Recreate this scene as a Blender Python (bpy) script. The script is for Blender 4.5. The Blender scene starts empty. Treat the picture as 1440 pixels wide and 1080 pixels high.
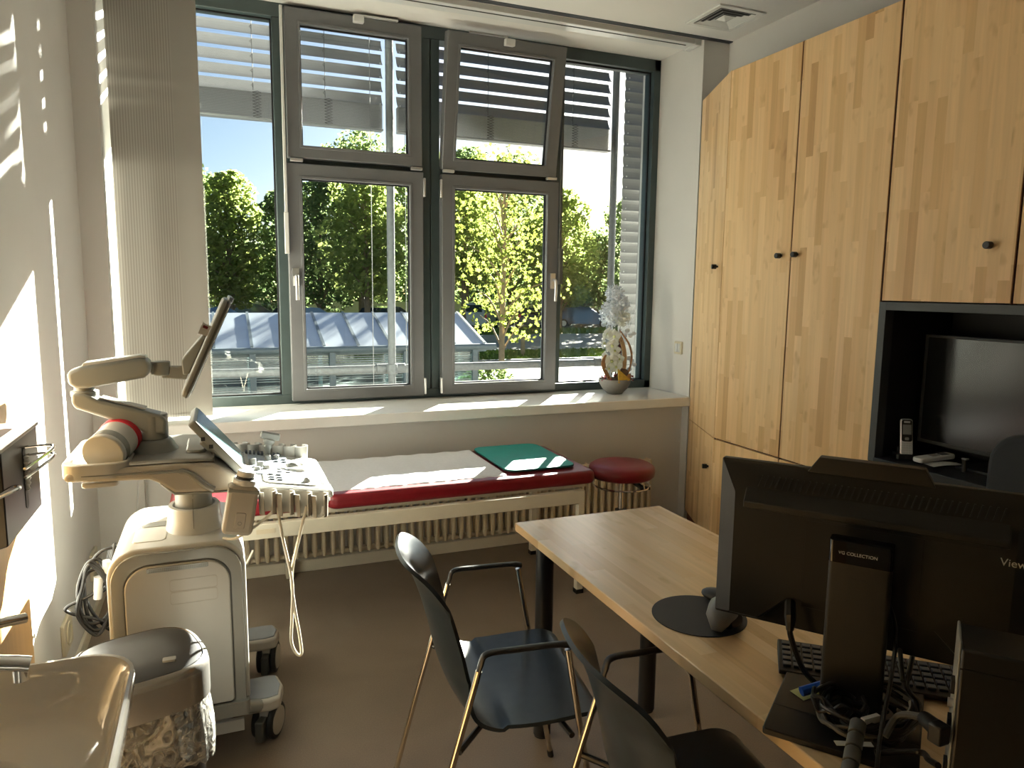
import bpy, bmesh, math, random
from mathutils import Vector, Matrix
random.seed(7)
SC = bpy.context.scene
COL = SC.collection
PI = math.pi
R = math.radians
ROOTS = {}

# ------------------------------------------------------------------ materials
def new_mat(name):
    m = bpy.data.materials.new(name); m.use_nodes = True
    nt = m.node_tree
    b = nt.nodes.get('Principled BSDF')
    return m, nt, b

def mat(name, col, rough=0.5, metal=0.0, var=0.06, vscale=12.0, bump=0.0, bscale=200.0, spec=0.5, coat=0.0, trans=0.0, emit=None):
    m, nt, b = new_mat(name)
    N = nt.nodes; L = nt.links
    tc = N.new('ShaderNodeTexCoord')
    nz = N.new('ShaderNodeTexNoise'); nz.inputs['Scale'].default_value = vscale; nz.inputs['Detail'].default_value = 4
    L.new(tc.outputs['Object'], nz.inputs['Vector'])
    cr = N.new('ShaderNodeValToRGB')
    c = col
    cr.color_ramp.elements[0].position = 0.3; cr.color_ramp.elements[1].position = 0.7
    cr.color_ramp.elements[0].color = (c[0]*(1-var), c[1]*(1-var), c[2]*(1-var), 1)
    cr.color_ramp.elements[1].color = (min(1, c[0]*(1+var)), min(1, c[1]*(1+var)), min(1, c[2]*(1+var)), 1)
    L.new(nz.outputs['Fac'], cr.inputs['Fac']); L.new(cr.outputs['Color'], b.inputs['Base Color'])
    b.inputs['Roughness'].default_value = rough; b.inputs['Metallic'].default_value = metal
    b.inputs['Specular IOR Level'].default_value = spec
    b.inputs['Coat Weight'].default_value = coat
    b.inputs['Transmission Weight'].default_value = trans
    if emit: b.inputs['Emission Color'].default_value = (*emit[:3], 1); b.inputs['Emission Strength'].default_value = emit[3]
    if bump:
        n2 = N.new('ShaderNodeTexNoise'); n2.inputs['Scale'].default_value = bscale; n2.inputs['Detail'].default_value = 3
        L.new(tc.outputs['Object'], n2.inputs['Vector'])
        bp = N.new('ShaderNodeBump'); bp.inputs['Strength'].default_value = bump; bp.inputs['Distance'].default_value = 0.002
        L.new(n2.outputs['Fac'], bp.inputs['Height']); L.new(bp.outputs['Normal'], b.inputs['Normal'])
    return m

def wood_mat(name, along, across, width=0.045, length=0.55, c1=(.52,.32,.145), c2=(.66,.44,.22), c3=(.42,.24,.10), rough=0.42, spec=0.4, seed=0.0):
    """block-board of glued birch staves; along/across = object axes 0,1,2 (across may be a mix)"""
    m, nt, b = new_mat(name); N = nt.nodes; L = nt.links
    tc = N.new('ShaderNodeTexCoord'); sp = N.new('ShaderNodeSeparateXYZ'); L.new(tc.outputs['Object'], sp.inputs[0])
    def math_(op, a, bb=None, c=None):
        n = N.new('ShaderNodeMath'); n.operation = op
        for i, v in enumerate((a, bb, c)):
            if v is None: continue
            if isinstance(v, (int, float)): n.inputs[i].default_value = v
            else: L.new(v, n.inputs[i])
        return n.outputs[0]
    al = sp.outputs[along]
    if isinstance(across, tuple): ac = math_('ADD', sp.outputs[across[0]], sp.outputs[across[1]])
    else: ac = sp.outputs[across]
    ac = math_('ADD', ac, seed + 3.17)
    v = math_('DIVIDE', ac, width); row = math_('FLOOR', v)
    w1 = N.new('ShaderNodeTexWhiteNoise'); w1.noise_dimensions = '1D'; L.new(row, w1.inputs['W'])
    off = math_('MULTIPLY', w1.outputs['Value'], 7.3)
    u = math_('ADD', math_('DIVIDE', al, length), off); colm = math_('FLOOR', u)
    cb = N.new('ShaderNodeCombineXYZ'); L.new(row, cb.inputs[0]); L.new(colm, cb.inputs[1])
    w2 = N.new('ShaderNodeTexWhiteNoise'); w2.noise_dimensions = '2D'; L.new(cb.outputs[0], w2.inputs['Vector'])
    cr = N.new('ShaderNodeValToRGB'); e = cr.color_ramp.elements
    e[0].position = 0.0; e[0].color = (*c3, 1); e[1].position = 0.14; e[1].color = (*c1, 1)
    k = e.new(0.5); k.color = tuple((c1[i]*.5+c2[i]*.5) for i in range(3)) + (1,)
    k = e.new(1.0); k.color = (*c2, 1)
    L.new(w2.outputs['Value'], cr.inputs['Fac'])
    # grain
    mp = N.new('ShaderNodeCombineXYZ')
    L.new(math_('MULTIPLY', al, 2.2), mp.inputs[0]); L.new(math_('MULTIPLY', ac, 45.0), mp.inputs[1]); L.new(math_('MULTIPLY', w2.outputs['Value'], 20.0), mp.inputs[2])
    gz = N.new('ShaderNodeTexNoise'); gz.inputs['Scale'].default_value = 1.0; gz.inputs['Detail'].default_value = 5; gz.inputs['Distortion'].default_value = 0.6
    L.new(mp.outputs[0], gz.inputs['Vector'])
    g2 = math_('MULTIPLY_ADD', gz.outputs['Fac'], 0.34, 0.83)
    mp3 = N.new('ShaderNodeCombineXYZ')
    L.new(math_('MULTIPLY', al, 9), mp3.inputs[0]); L.new(math_('MULTIPLY', ac, 16.0), mp3.inputs[1]); L.new(math_('MULTIPLY', w2.outputs['Value'], 50.0), mp3.inputs[2])
    k3 = N.new('ShaderNodeTexNoise'); k3.inputs['Scale'].default_value = 1.0; k3.inputs['Detail'].default_value = 2; L.new(mp3.outputs[0], k3.inputs['Vector'])
    kn = N.new('ShaderNodeValToRGB'); kn.color_ramp.elements[0].position = .62; kn.color_ramp.elements[1].position = .78
    kn.color_ramp.elements[0].color = (1, 1, 1, 1); kn.color_ramp.elements[1].color = (.78, .72, .66, 1); L.new(k3.outputs['Fac'], kn.inputs['Fac'])
    mx = N.new('ShaderNodeMix'); mx.data_type = 'RGBA'; mx.blend_type = 'MULTIPLY'; mx.inputs['Factor'].default_value = 1
    L.new(cr.outputs['Color'], mx.inputs[6])
    cg = N.new('ShaderNodeCombineXYZ')
    for i in range(3): L.new(g2, cg.inputs[i])
    L.new(cg.outputs[0], mx.inputs[7])
    m2 = N.new('ShaderNodeMix'); m2.data_type = 'RGBA'; m2.blend_type = 'MULTIPLY'; m2.inputs['Factor'].default_value = 1
    L.new(mx.outputs[2], m2.inputs[6]); L.new(kn.outputs['Color'], m2.inputs[7])
    L.new(m2.outputs[2], b.inputs['Base Color'])
    b.inputs['Roughness'].default_value = rough; b.inputs['Specular IOR Level'].default_value = spec
    return m

def glass_mat(name, tint=(0.93, 0.97, 0.96), gloss=0.08, rough=0.0):
    m = bpy.data.materials.new(name); m.use_nodes = True; nt = m.node_tree; N = nt.nodes; L = nt.links
    N.clear(); out = N.new('ShaderNodeOutputMaterial')
    tr = N.new('ShaderNodeBsdfTransparent'); tr.inputs['Color'].default_value = (*tint, 1)
    gl = N.new('ShaderNodeBsdfGlossy'); gl.inputs['Roughness'].default_value = rough
    fr = N.new('ShaderNodeLayerWeight'); fr.inputs['Blend'].default_value = 0.25
    mm = N.new('ShaderNodeMath'); mm.operation = 'MULTIPLY_ADD'; mm.inputs[1].default_value = 0.5; mm.inputs[2].default_value = gloss * .5
    L.new(fr.outputs['Fresnel'], mm.inputs[0])
    cl = N.new('ShaderNodeMath'); cl.operation = 'MINIMUM'; cl.inputs[1].default_value = 0.9; L.new(mm.outputs[0], cl.inputs[0])
    nz = N.new('ShaderNodeTexNoise'); nz.inputs['Scale'].default_value = 3
    mx = N.new('ShaderNodeMixShader'); L.new(cl.outputs[0], mx.inputs[0]); L.new(tr.outputs[0], mx.inputs[1]); L.new(gl.outputs[0], mx.inputs[2])
    L.new(mx.outputs[0], out.inputs[0])
    return m

def leaf_mat(name, a, b_, tr=0.5, scale=6.0):
    m = bpy.data.materials.new(name); m.use_nodes = True; nt = m.node_tree; N = nt.nodes; L = nt.links
    N.clear(); out = N.new('ShaderNodeOutputMaterial')
    tc = N.new('ShaderNodeTexCoord'); nz = N.new('ShaderNodeTexNoise'); nz.inputs['Scale'].default_value = scale; nz.inputs['Detail'].default_value = 6; nz.inputs['Roughness'].default_value = .8
    L.new(tc.outputs['Object'], nz.inputs['Vector'])
    cr = N.new('ShaderNodeValToRGB'); cr.color_ramp.elements[0].position = .36; cr.color_ramp.elements[1].position = .64
    cr.color_ramp.elements[0].color = (*a, 1); cr.color_ramp.elements[1].color = (*b_, 1); L.new(nz.outputs['Fac'], cr.inputs['Fac'])
    d = N.new('ShaderNodeBsdfDiffuse'); t = N.new('ShaderNodeBsdfTranslucent')
    L.new(cr.outputs['Color'], d.inputs['Color']); L.new(cr.outputs['Color'], t.inputs['Color'])
    mx = N.new('ShaderNodeMixShader'); mx.inputs[0].default_value = tr
    L.new(d.outputs[0], mx.inputs[1]); L.new(t.outputs[0], mx.inputs[2]); L.new(mx.outputs[0], out.inputs[0])
    return m

def ground_mat(name, a, b_, scale=1.0, fine=40.0, rough=.9):
    m, nt, b = new_mat(name); N = nt.nodes; L = nt.links
    tc = N.new('ShaderNodeTexCoord')
    n1 = N.new('ShaderNodeTexNoise'); n1.inputs['Scale'].default_value = scale; n1.inputs['Detail'].default_value = 8; n1.inputs['Roughness'].default_value = .7
    L.new(tc.outputs['Object'], n1.inputs['Vector'])
    cr = N.new('ShaderNodeValToRGB'); cr.color_ramp.elements[0].position = .35; cr.color_ramp.elements[1].position = .65
    cr.color_ramp.elements[0].color = (*a, 1); cr.color_ramp.elements[1].color = (*b_, 1)
    L.new(n1.outputs['Fac'], cr.inputs['Fac']); L.new(cr.outputs['Color'], b.inputs['Base Color'])
    b.inputs['Roughness'].default_value = rough; b.inputs['Specular IOR Level'].default_value = .2
    n2 = N.new('ShaderNodeTexNoise'); n2.inputs['Scale'].default_value = fine; L.new(tc.outputs['Object'], n2.inputs['Vector'])
    bp = N.new('ShaderNodeBump'); bp.inputs['Strength'].default_value = .4; L.new(n2.outputs['Fac'], bp.inputs['Height']); L.new(bp.outputs['Normal'], b.inputs['Normal'])
    return m

MT = {}
MT['wall'] = mat('wall_paint', (.68, .66, .625), .75, var=.025, vscale=3, bump=.25, bscale=350, spec=.25)
MT['ceil'] = mat('ceiling_paint', (.76, .74, .70), .85, var=.015, vscale=2, spec=.2)
MT['sill'] = mat('sill_laminate', (.76, .75, .71), .22, var=.02, spec=.5)
MT['darkframe'] = mat('window_frame_dark_green_grey', (.050, .072, .072), .38, var=.08)
MT['sash'] = mat('sash_grey_powder_coat', (.155, .158, .162), .42, var=.04)
MT['gasket'] = mat('black_rubber_gasket', (.012, .012, .013), .6)
MT['white_plastic'] = mat('white_plastic', (.64, .64, .62), .3, var=.02)
MT['alu'] = mat('bright_aluminium', (.75, .75, .74), .3, metal=.9, var=.03)
MT['chrome'] = mat('chrome', (.82, .82, .82), .08, metal=1.0, var=.01)
MT['brushed'] = mat('satin_chrome_tube', (.74, .68, .58), .2, metal=1.0, var=.03)
MT['blind'] = mat('blind_slat_aluminium', (.22, .225, .23), .45, metal=.2, var=.03)
MT['blindw'] = mat('blind_slat_light', (.36, .36, .35), .5, metal=.15, var=.03)
MT['cord'] = mat('dark_ladder_cord', (.05, .05, .055), .7)
MT['galv'] = mat('galvanised_steel', (.17, .18, .185), .55, metal=.15, var=.15, vscale=40)
MT['wood_v'] = wood_mat('birch_blockboard_doors', 2, (0, 1), width=.043, length=.42, c1=(.72,.465,.22), c2=(.83,.575,.305), c3=(.58,.34,.15))
MT['wood_c'] = wood_mat('birch_blockboard_corner', 2, 1, width=.040, length=.42, c1=(.72,.465,.22), c2=(.83,.575,.305), c3=(.58,.34,.15))
MT['wood_t'] = wood_mat('birch_blockboard_table', 1, 0, width=.043, length=.5, c1=(.79,.55,.30), c2=(.88,.66,.385), c3=(.68,.44,.22), rough=.27, spec=1.0)
MT['wood_p'] = wood_mat('birch_panel', 2, 1, width=.5, length=3.0, c1=(.50,.31,.13), c2=(.53,.33,.15), c3=(.48,.29,.12), rough=.4)
MT['gapred'] = mat('dark_red_core_edge', (.10, .025, .012), .7)
MT['black'] = mat('black_plastic', (.012, .011, .010), .42, var=.1)
MT['blackm'] = mat('matt_black_textured_plastic', (.013, .0115, .009), .5, var=.1, bump=.25, bscale=900)
MT['blackgloss'] = mat('gloss_black_plastic', (.008, .008, .008), .07)
MT['blackmetal'] = mat('black_powder_coat', (.012, .012, .013), .35)
MT['nichegrey'] = mat('niche_frame_dark_grey', (.055, .060, .062), .5)
MT['nicheblack'] = mat('niche_black_laminate', (.008, .008, .009), .55)
MT['screen'] = mat('dark_screen', (.006, .007, .007), .18, spec=.7)
MT['chair'] = mat('chair_shell_dark_plastic', (.022, .032, .042), .30, var=.15, vscale=30, bump=.05, bscale=500, spec=.4)
MT['red'] = mat('red_vinyl', (.20, .006, .012), .38, var=.06, vscale=20, bump=.2, bscale=400)
MT['teal'] = mat('teal_foam_mat', (.0, .29, .25), .55, var=.05)
MT['tealedge'] = mat('dark_teal_mat_edge', (.0, .06, .05), .7)
MT['paper'] = mat('crepe_paper_roll', (.74, .74, .76), .8, var=.03, vscale=60, bump=.4, bscale=80)
MT['radiator'] = mat('radiator_cream_enamel', (.68, .58, .42), .38, var=.04)
MT['cream'] = mat('cream_lacquered_steel', (.70, .64, .51), .38, var=.03)
MT['med'] = mat('medical_white_plastic', (.50, .495, .46), .33, var=.02)
MT['medgrey'] = mat('medical_grey_plastic', (.25, .255, .235), .42, var=.03)
MT['medsilver'] = mat('medical_silver_trim', (.34, .345, .325), .26, metal=.35, var=.03)
MT['medtan'] = mat('medical_beige_plastic', (.44, .41, .355), .42, var=.03)
MT['meddark'] = mat('medical_dark_trim', (.085, .085, .075), .4)
MT['panelblue'] = mat('control_panel_light', (.36, .42, .48), .35)
MT['keydark'] = mat('dark_grey_keys', (.06, .07, .085), .4)
MT['keygrey'] = mat('grey_keys', (.28, .28, .26), .4)
MT['touch'] = mat('touch_screen_glass', (.14, .24, .27), .09, spec=.8)
MT['wred'] = mat('red_canister_lid', (.62, .02, .04), .35)
MT['porcelain'] = mat('porcelain', (.74, .71, .65), .07, var=.01, spec=.6, coat=.3)
MT['bin'] = mat('bin_brushed_steel', (.40, .39, .37), .26, metal=.8, var=.03)
MT['binlid'] = mat('bin_lid_dark_grey', (.045, .045, .047), .35)
MT['rubber'] = mat('black_rubber', (.010, .010, .010), .55)
MT['bluegrey'] = mat('pad_grey_blue_plastic', (.22, .235, .25), .35)
MT['mousepad'] = mat('mouse_pad_black', (.026, .028, .033), .6)
MT['outlet'] = mat('cream_socket_plastic', (.60, .53, .38), .4)
MT['cable'] = mat('black_cable', (.010, .009, .008), .35)
MT['gcable'] = mat('grey_cable', (.10, .095, .08), .4)
MT['note'] = mat('yellow_sticky_note', (.66, .68, .26), .7)
MT['blue'] = mat('blue_cable_plug', (.01, .10, .55), .4)
MT['text'] = mat('pale_lettering', (.55, .55, .50), .4)
MT['bowl'] = mat('grey_stone_bowl', (.19, .18, .165), .6, var=.08, vscale=40)
MT['bark'] = mat('bent_bark_strip', (.42, .20, .065), .5, var=.25, vscale=25)
MT['barkw'] = mat('pale_wood_strip', (.52, .33, .16), .55, var=.15, vscale=25)
MT['petal'] = leaf_mat('white_silk_petal', (.78, .80, .72), (.88, .88, .84), .4)
MT['petaly'] = leaf_mat('yellow_green_petal_heart', (.62, .66, .30), (.74, .76, .48), .4)
MT['frost'] = leaf_mat('frosty_white_filament', (.66, .72, .80), (.86, .88, .90), .3)
MT['berry'] = mat('dark_red_berries', (.16, .012, .02), .3)
MT['twig'] = mat('brown_twig', (.10, .05, .025), .7)
MT['yleaf'] = mat('ochre_felt_leaf', (.55, .34, .04), .8, var=.15, vscale=60)
MT['trunk'] = mat('bark_trunk', (.20, .145, .085), .9, var=.3, vscale=6)
MT['trunkl'] = mat('pale_smooth_bark', (.36, .27, .17), .85, var=.15, vscale=8)
MT['leafA'] = leaf_mat('leaves_mid_green', (.11, .17, .065), (.29, .36, .13), .75, 2.0)
MT['leafB'] = leaf_mat('leaves_yellow_green', (.16, .23, .065), (.38, .43, .13), .75, 3.0)
MT['leafC'] = leaf_mat('leaves_dark_green', (.08, .13, .055), (.21, .28, .11), .72, 2.0)
MT['leafM'] = leaf_mat('leaves_maple_yellow', (.10, .155, .035), (.30, .33, .06), .65, 7.0)
MT['asphalt'] = ground_mat('parking_asphalt', (.065, .064, .06), (.09, .088, .083), .4, 30)
MT['road'] = ground_mat('pale_road_surface', (.26, .245, .215), (.34, .32, .285), .35, 30)  # raised paleness stands in for sunlight that the trees block
MT['grass'] = ground_mat('grass_ground', (.11, .17, .035), (.20, .25, .06), 1.2, 60)
MT['greenroof'] = mat('roof_panel_pale_blue', (.50, .55, .60), .28, var=.12, vscale=1.5)
MT['steelblue'] = mat('shelter_steel', (.13, .17, .19), .5)
MT['stripe'] = mat('white_frosted_stripe', (.20, .23, .23), .5)
MT['glass'] = glass_mat('window_glass')
MT['glass2'] = glass_mat('shelter_glass', (.80, .90, .90), .2, .05)
MT['darkslab'] = mat('dark_grey_facade', (.12, .12, .115), .8)
MT['cloud'] = mat('pale_render_wall', (.50, .46, .38), .8)
MT['chairback'] = mat('dark_upholstery', (.020, .023, .028), .8)
MT['wire'] = mat('dull_steel_wire', (.20, .20, .20), .6)
MT['tyre'] = mat('tyre_black', (.015, .015, .015), .8)
MT['carglass'] = mat('car_dark_glass', (.02, .03, .04), .08)

def paving_mat():
    m, nt, b = new_mat('herringbone_paving'); N = nt.nodes; L = nt.links
    tc = N.new('ShaderNodeTexCoord'); mp = N.new('ShaderNodeMapping'); mp.inputs['Rotation'].default_value = (0, 0, R(40)); mp.inputs['Scale'].default_value = (1, 1, 1)
    L.new(tc.outputs['Object'], mp.inputs[0])
    bt = N.new('ShaderNodeTexBrick'); bt.inputs['Scale'].default_value = 4.0; bt.inputs['Color1'].default_value = (.088, .080, .067, 1); bt.inputs['Color2'].default_value = (.070, .063, .052, 1)
    bt.inputs['Mortar'].default_value = (.045, .042, .036, 1); bt.inputs['Mortar Size'].default_value = .03
    L.new(mp.outputs[0], bt.inputs['Vector']); L.new(bt.outputs['Color'], b.inputs['Base Color']); b.inputs['Roughness'].default_value = .85
    return m
MT['paving'] = paving_mat()

def floor_mat():
    m, nt, b = new_mat('brown_linoleum'); N = nt.nodes; L = nt.links
    tc = N.new('ShaderNodeTexCoord')
    n1 = N.new('ShaderNodeTexNoise'); n1.inputs['Scale'].default_value = 2.5; n1.inputs['Detail'].default_value = 8; n1.inputs['Distortion'].default_value = 1.0
    n2 = N.new('ShaderNodeTexNoise'); n2.inputs['Scale'].default_value = 220; n2.inputs['Detail'].default_value = 3
    L.new(tc.outputs['Object'], n1.inputs['Vector']); L.new(tc.outputs['Object'], n2.inputs['Vector'])
    ad = N.new('ShaderNodeMath'); ad.operation = 'MULTIPLY_ADD'; ad.inputs[1].default_value = .5; L.new(n2.outputs['Fac'], ad.inputs[0]); 
    hf = N.new('ShaderNodeMath'); hf.operation = 'MULTIPLY'; hf.inputs[1].default_value = .5; L.new(n1.outputs['Fac'], hf.inputs[0]); L.new(hf.outputs[0], ad.inputs[2])
    cr = N.new('ShaderNodeValToRGB'); cr.color_ramp.elements[0].position = .38; cr.color_ramp.elements[1].position = .62
    cr.color_ramp.elements[0].color = (.20, .155, .115, 1); cr.color_ramp.elements[1].color = (.255, .20, .15, 1)
    L.new(ad.outputs[0], cr.inputs['Fac']); L.new(cr.outputs['Color'], b.inputs['Base Color'])
    b.inputs['Roughness'].default_value = .36; b.inputs['Specular IOR Level'].default_value = .45
    return m
MT['floor'] = floor_mat()

def curtain_mat():
    m = bpy.data.materials.new('panel_curtain_fabric'); m.use_nodes = True; nt = m.node_tree; N = nt.nodes; L = nt.links
    N.clear(); out = N.new('ShaderNodeOutputMaterial')
    tc = N.new('ShaderNodeTexCoord'); sp = N.new('ShaderNodeSeparateXYZ'); L.new(tc.outputs['Object'], sp.inputs[0])
    mu = N.new('ShaderNodeMath'); mu.operation = 'MULTIPLY'; mu.inputs[1].default_value = 2 * PI / .012; L.new(sp.outputs[0], mu.inputs[0])
    sn = N.new('ShaderNodeMath'); sn.operation = 'SINE'; L.new(mu.outputs[0], sn.inputs[0])
    # stripes only on the woven band
    lt = N.new('ShaderNodeMapRange'); lt.inputs['From Min'].default_value = .275; lt.inputs['From Max'].default_value = .285; lt.inputs['To Min'].default_value = 1; lt.inputs['To Max'].default_value = 0
    L.new(sp.outputs[0], lt.inputs['Value'])
    mm = N.new('ShaderNodeMath'); mm.operation = 'MULTIPLY'; L.new(sn.outputs[0], mm.inputs[0]); L.new(lt.outputs[0], mm.inputs[1])
    cr = N.new('ShaderNodeMapRange'); cr.inputs['From Min'].default_value = -1; cr.inputs['From Max'].default_value = 1; cr.inputs['To Min'].default_value = .36; cr.inputs['To Max'].default_value = .50
    L.new(mm.outputs[0], cr.inputs['Value'])
    cc = N.new('ShaderNodeCombineColor'); 
    for i, f in enumerate((1, .96, .86)):
        x = N.new('ShaderNodeMath'); x.operation = 'MULTIPLY'; x.inputs[1].default_value = f; L.new(cr.outputs[0], x.inputs[0]); L.new(x.outputs[0], cc.inputs[i])
    d = N.new('ShaderNodeBsdfDiffuse'); t = N.new('ShaderNodeBsdfTranslucent')
    L.new(cc.outputs[0], d.inputs['Color']); L.new(cc.outputs[0], t.inputs['Color'])
    mx = N.new('ShaderNodeMixShader'); mx.inputs[0].default_value = .10
    L.new(d.outputs[0], mx.inputs[1]); L.new(t.outputs[0], mx.inputs[2]); L.new(mx.outputs[0], out.inputs[0])
    return m
MT['curtain'] = curtain_mat()

def bag_mat():
    m = bpy.data.materials.new('clear_bin_liner'); m.use_nodes = True; nt = m.node_tree; N = nt.nodes; L = nt.links
    N.clear(); out = N.new('ShaderNodeOutputMaterial')
    tr = N.new('ShaderNodeBsdfTransparent'); tr.inputs['Color'].default_value = (.9, .9, .88, 1)
    gl = N.new('ShaderNodeBsdfPrincipled'); gl.inputs['Base Color'].default_value = (.55, .53, .48, 1); gl.inputs['Roughness'].default_value = .18; gl.inputs['Specular IOR Level'].default_value = .9
    tc = N.new('ShaderNodeTexCoord'); nz = N.new('ShaderNodeTexNoise'); nz.inputs['Scale'].default_value = 22; nz.inputs['Detail'].default_value = 5; nz.inputs['Distortion'].default_value = 2.5
    L.new(tc.outputs['Object'], nz.inputs['Vector'])
    bp = N.new('ShaderNodeBump'); bp.inputs['Strength'].default_value = 1; bp.inputs['Distance'].default_value = .02; L.new(nz.outputs['Fac'], bp.inputs['Height']); L.new(bp.outputs['Normal'], gl.inputs['Normal'])
    cr = N.new('ShaderNodeMapRange'); cr.inputs['From Min'].default_value = .35; cr.inputs['From Max'].default_value = .7; cr.inputs['To Min'].default_value = .12; cr.inputs['To Max'].default_value = .65
    L.new(nz.outputs['Fac'], cr.inputs['Value'])
    mx = N.new('ShaderNodeMixShader'); L.new(cr.outputs[0], mx.inputs[0]); L.new(tr.outputs[0], mx.inputs[1]); L.new(gl.outputs[0], mx.inputs[2]); L.new(mx.outputs[0], out.inputs[0])
    return m
MT['bag'] = bag_mat()

def SQ(a):
    a -= .30
    return (abs(math.cos(a))**3.2 + abs(math.sin(a))**3.2)**(-1/3.2)*.96

# ------------------------------------------------------------------ mesh builder
class M:
    def __init__(s, xf=None):
        s.bm = bmesh.new(); s.xf = xf or Matrix.Identity(4)
    def _v(s, p): return s.bm.verts.new(s.xf @ Vector(p))
    def faces(s, vs, fs):
        bv = [s._v(p) for p in vs]
        for f in fs:
            try: s.bm.faces.new([bv[i] for i in f])
            except ValueError: pass
        return s
    def box(s, x0, x1, y0, y1, z0, z1):
        v = [(x, y, z) for x in (x0, x1) for y in (y0, y1) for z in (z0, z1)]
        return s.faces(v, [(0,1,3,2), (4,6,7,5), (0,4,5,1), (2,3,7,6), (0,2,6,4), (1,5,7,3)])
    def prism(s, pts, a, b, ax='y'):
        n = len(pts)
        def P(p, t): return {'y': (p[0], t, p[1]), 'x': (t, p[0], p[1]), 'z': (p[0], p[1], t)}[ax]
        v = [P(p, a) for p in pts] + [P(p, b) for p in pts]
        f = [tuple(range(n)), tuple(range(2*n-1, n-1, -1))] + [(i, i+n, (i+1) % n + n, (i+1) % n) for i in range(n)]
        return s.faces(v, f)
    def rprism(s, x0, x1, z0, z1, r, a, b, ax='y', n=6):
        return s.prism(rrect(x0, x1, z0, z1, r, n), a, b, ax)
    def cyl(s, p0, p1, r0, r1=None, n=20, cap=True):
        return s.tube([p0, p1], [r0, r0 if r1 is None else r1], n, cap)
    def tube(s, path, r, n=8, cap=True, closed=False, flat=1.0):
        path = [Vector(p) for p in path]; k = len(path)
        rs = r if isinstance(r, (list, tuple)) else [r]*k
        rings = []; up = None
        for i, p in enumerate(path):
            if closed: t = path[(i+1) % k] - path[i-1]
            else: t = path[min(i+1, k-1)] - path[max(i-1, 0)]
            if t.length < 1e-9: t = Vector((0, 0, 1))
            t.normalize()
            if up is None:
                up = Vector((0, 0, 1)) if abs(t.z) < .9 else Vector((1, 0, 0))
            a = up - t*up.dot(t)
            if a.length < 1e-6: a = t.orthogonal()
            a.normalize(); b = t.cross(a); up = a
            rings.append([s._v(p + (a*math.cos(2*PI*j/n)*flat + b*math.sin(2*PI*j/n))*rs[i]) for j in range(n)])
        m = k if closed else k-1
        for i in range(m):
            A, B = rings[i], rings[(i+1) % k]
            for j in range(n):
                s.bm.faces.new((A[j], A[(j+1) % n], B[(j+1) % n], B[j]))
        if cap and not closed:
            if rs[0] > 1e-6: s.bm.faces.new(rings[0][::-1])
            if rs[-1] > 1e-6: s.bm.faces.new(rings[-1])
        return s
    def lathe(s, c, prof, n=32, sx=1, sy=1):
        c = Vector(c); rings = []
        for r, z in prof:
            rings.append([s._v(c + Vector((r*sx*math.cos(2*PI*j/n), r*sy*math.sin(2*PI*j/n), z))) for j in range(n)])
        for A, B in zip(rings, rings[1:]):
            for j in range(n): s.bm.faces.new((A[j], A[(j+1) % n], B[(j+1) % n], B[j]))
        s.bm.faces.new(rings[0][::-1]); s.bm.faces.new(rings[-1])
        return s
    def slathe(s, c, prof, n=64):
        c = Vector(c); rings = []
        for r, z in prof: rings.append([s._v(c + Vector((r*SQ(2*PI*j/n)*math.cos(2*PI*j/n), r*SQ(2*PI*j/n)*math.sin(2*PI*j/n), z))) for j in range(n)])
        for A, B in zip(rings, rings[1:]):
            for j in range(n): s.bm.faces.new((A[j], A[(j+1) % n], B[(j+1) % n], B[j]))
        s.bm.faces.new(rings[0][::-1]); s.bm.faces.new(rings[-1])
        return s
    def ball(s, c, rx, ry=None, rz=None, n=12, m=8):
        ry = rx if ry is None else ry; rz = rx if rz is None else rz; c = Vector(c); rings = []
        top = s._v(c + Vector((0, 0, rz))); bot = s._v(c - Vector((0, 0, rz)))
        for i in range(1, m):
            a = PI*i/m
            rings.append([s._v(c + Vector((rx*math.sin(a)*math.cos(2*PI*j/n), ry*math.sin(a)*math.sin(2*PI*j/n), rz*math.cos(a)))) for j in range(n)])
        for j in range(n):
            s.bm.faces.new((top, rings[0][j], rings[0][(j+1) % n])); s.bm.faces.new((bot, rings[-1][(j+1) % n], rings[-1][j]))
        for A, B in zip(rings, rings[1:]):
            for j in range(n): s.bm.faces.new((A[j], B[j], B[(j+1) % n], A[(j+1) % n]))
        return s
    def grid(s, fn, nu, nv, thick=0.0):
        g = [[Vector(fn(i/nu, j/nv)) for j in range(nv+1)] for i in range(nu+1)]
        if thick:
            nor = [[None]*(nv+1) for _ in range(nu+1)]
            for i in range(nu+1):
                for j in range(nv+1):
                    du = g[min(i+1, nu)][j] - g[max(i-1, 0)][j]; dv = g[i][min(j+1, nv)] - g[i][max(j-1, 0)]
                    q = du.cross(dv); nor[i][j] = q.normalized() if q.length > 1e-12 else Vector((0, 0, 1))
            h = [[g[i][j] - nor[i][j]*thick for j in range(nv+1)] for i in range(nu+1)]
        V = [[s._v(g[i][j]) for j in range(nv+1)] for i in range(nu+1)]
        for i in range(nu):
            for j in range(nv): s.bm.faces.new((V[i][j], V[i+1][j], V[i+1][j+1], V[i][j+1]))
        if thick:
            W = [[s._v(h[i][j]) for j in range(nv+1)] for i in range(nu+1)]
            for i in range(nu):
                for j in range(nv): s.bm.faces.new((W[i][j+1], W[i+1][j+1], W[i+1][j], W[i][j]))
            for i in range(nu):
                s.bm.faces.new((V[i+1][0], V[i][0], W[i][0], W[i+1][0])); s.bm.faces.new((V[i][nv], V[i+1][nv], W[i+1][nv], W[i][nv]))
            for j in range(nv):
                s.bm.faces.new((V[0][j], V[0][j+1], W[0][j+1], W[0][j])); s.bm.faces.new((V[nu][j+1], V[nu][j], W[nu][j], W[nu][j+1]))
        return s
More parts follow.
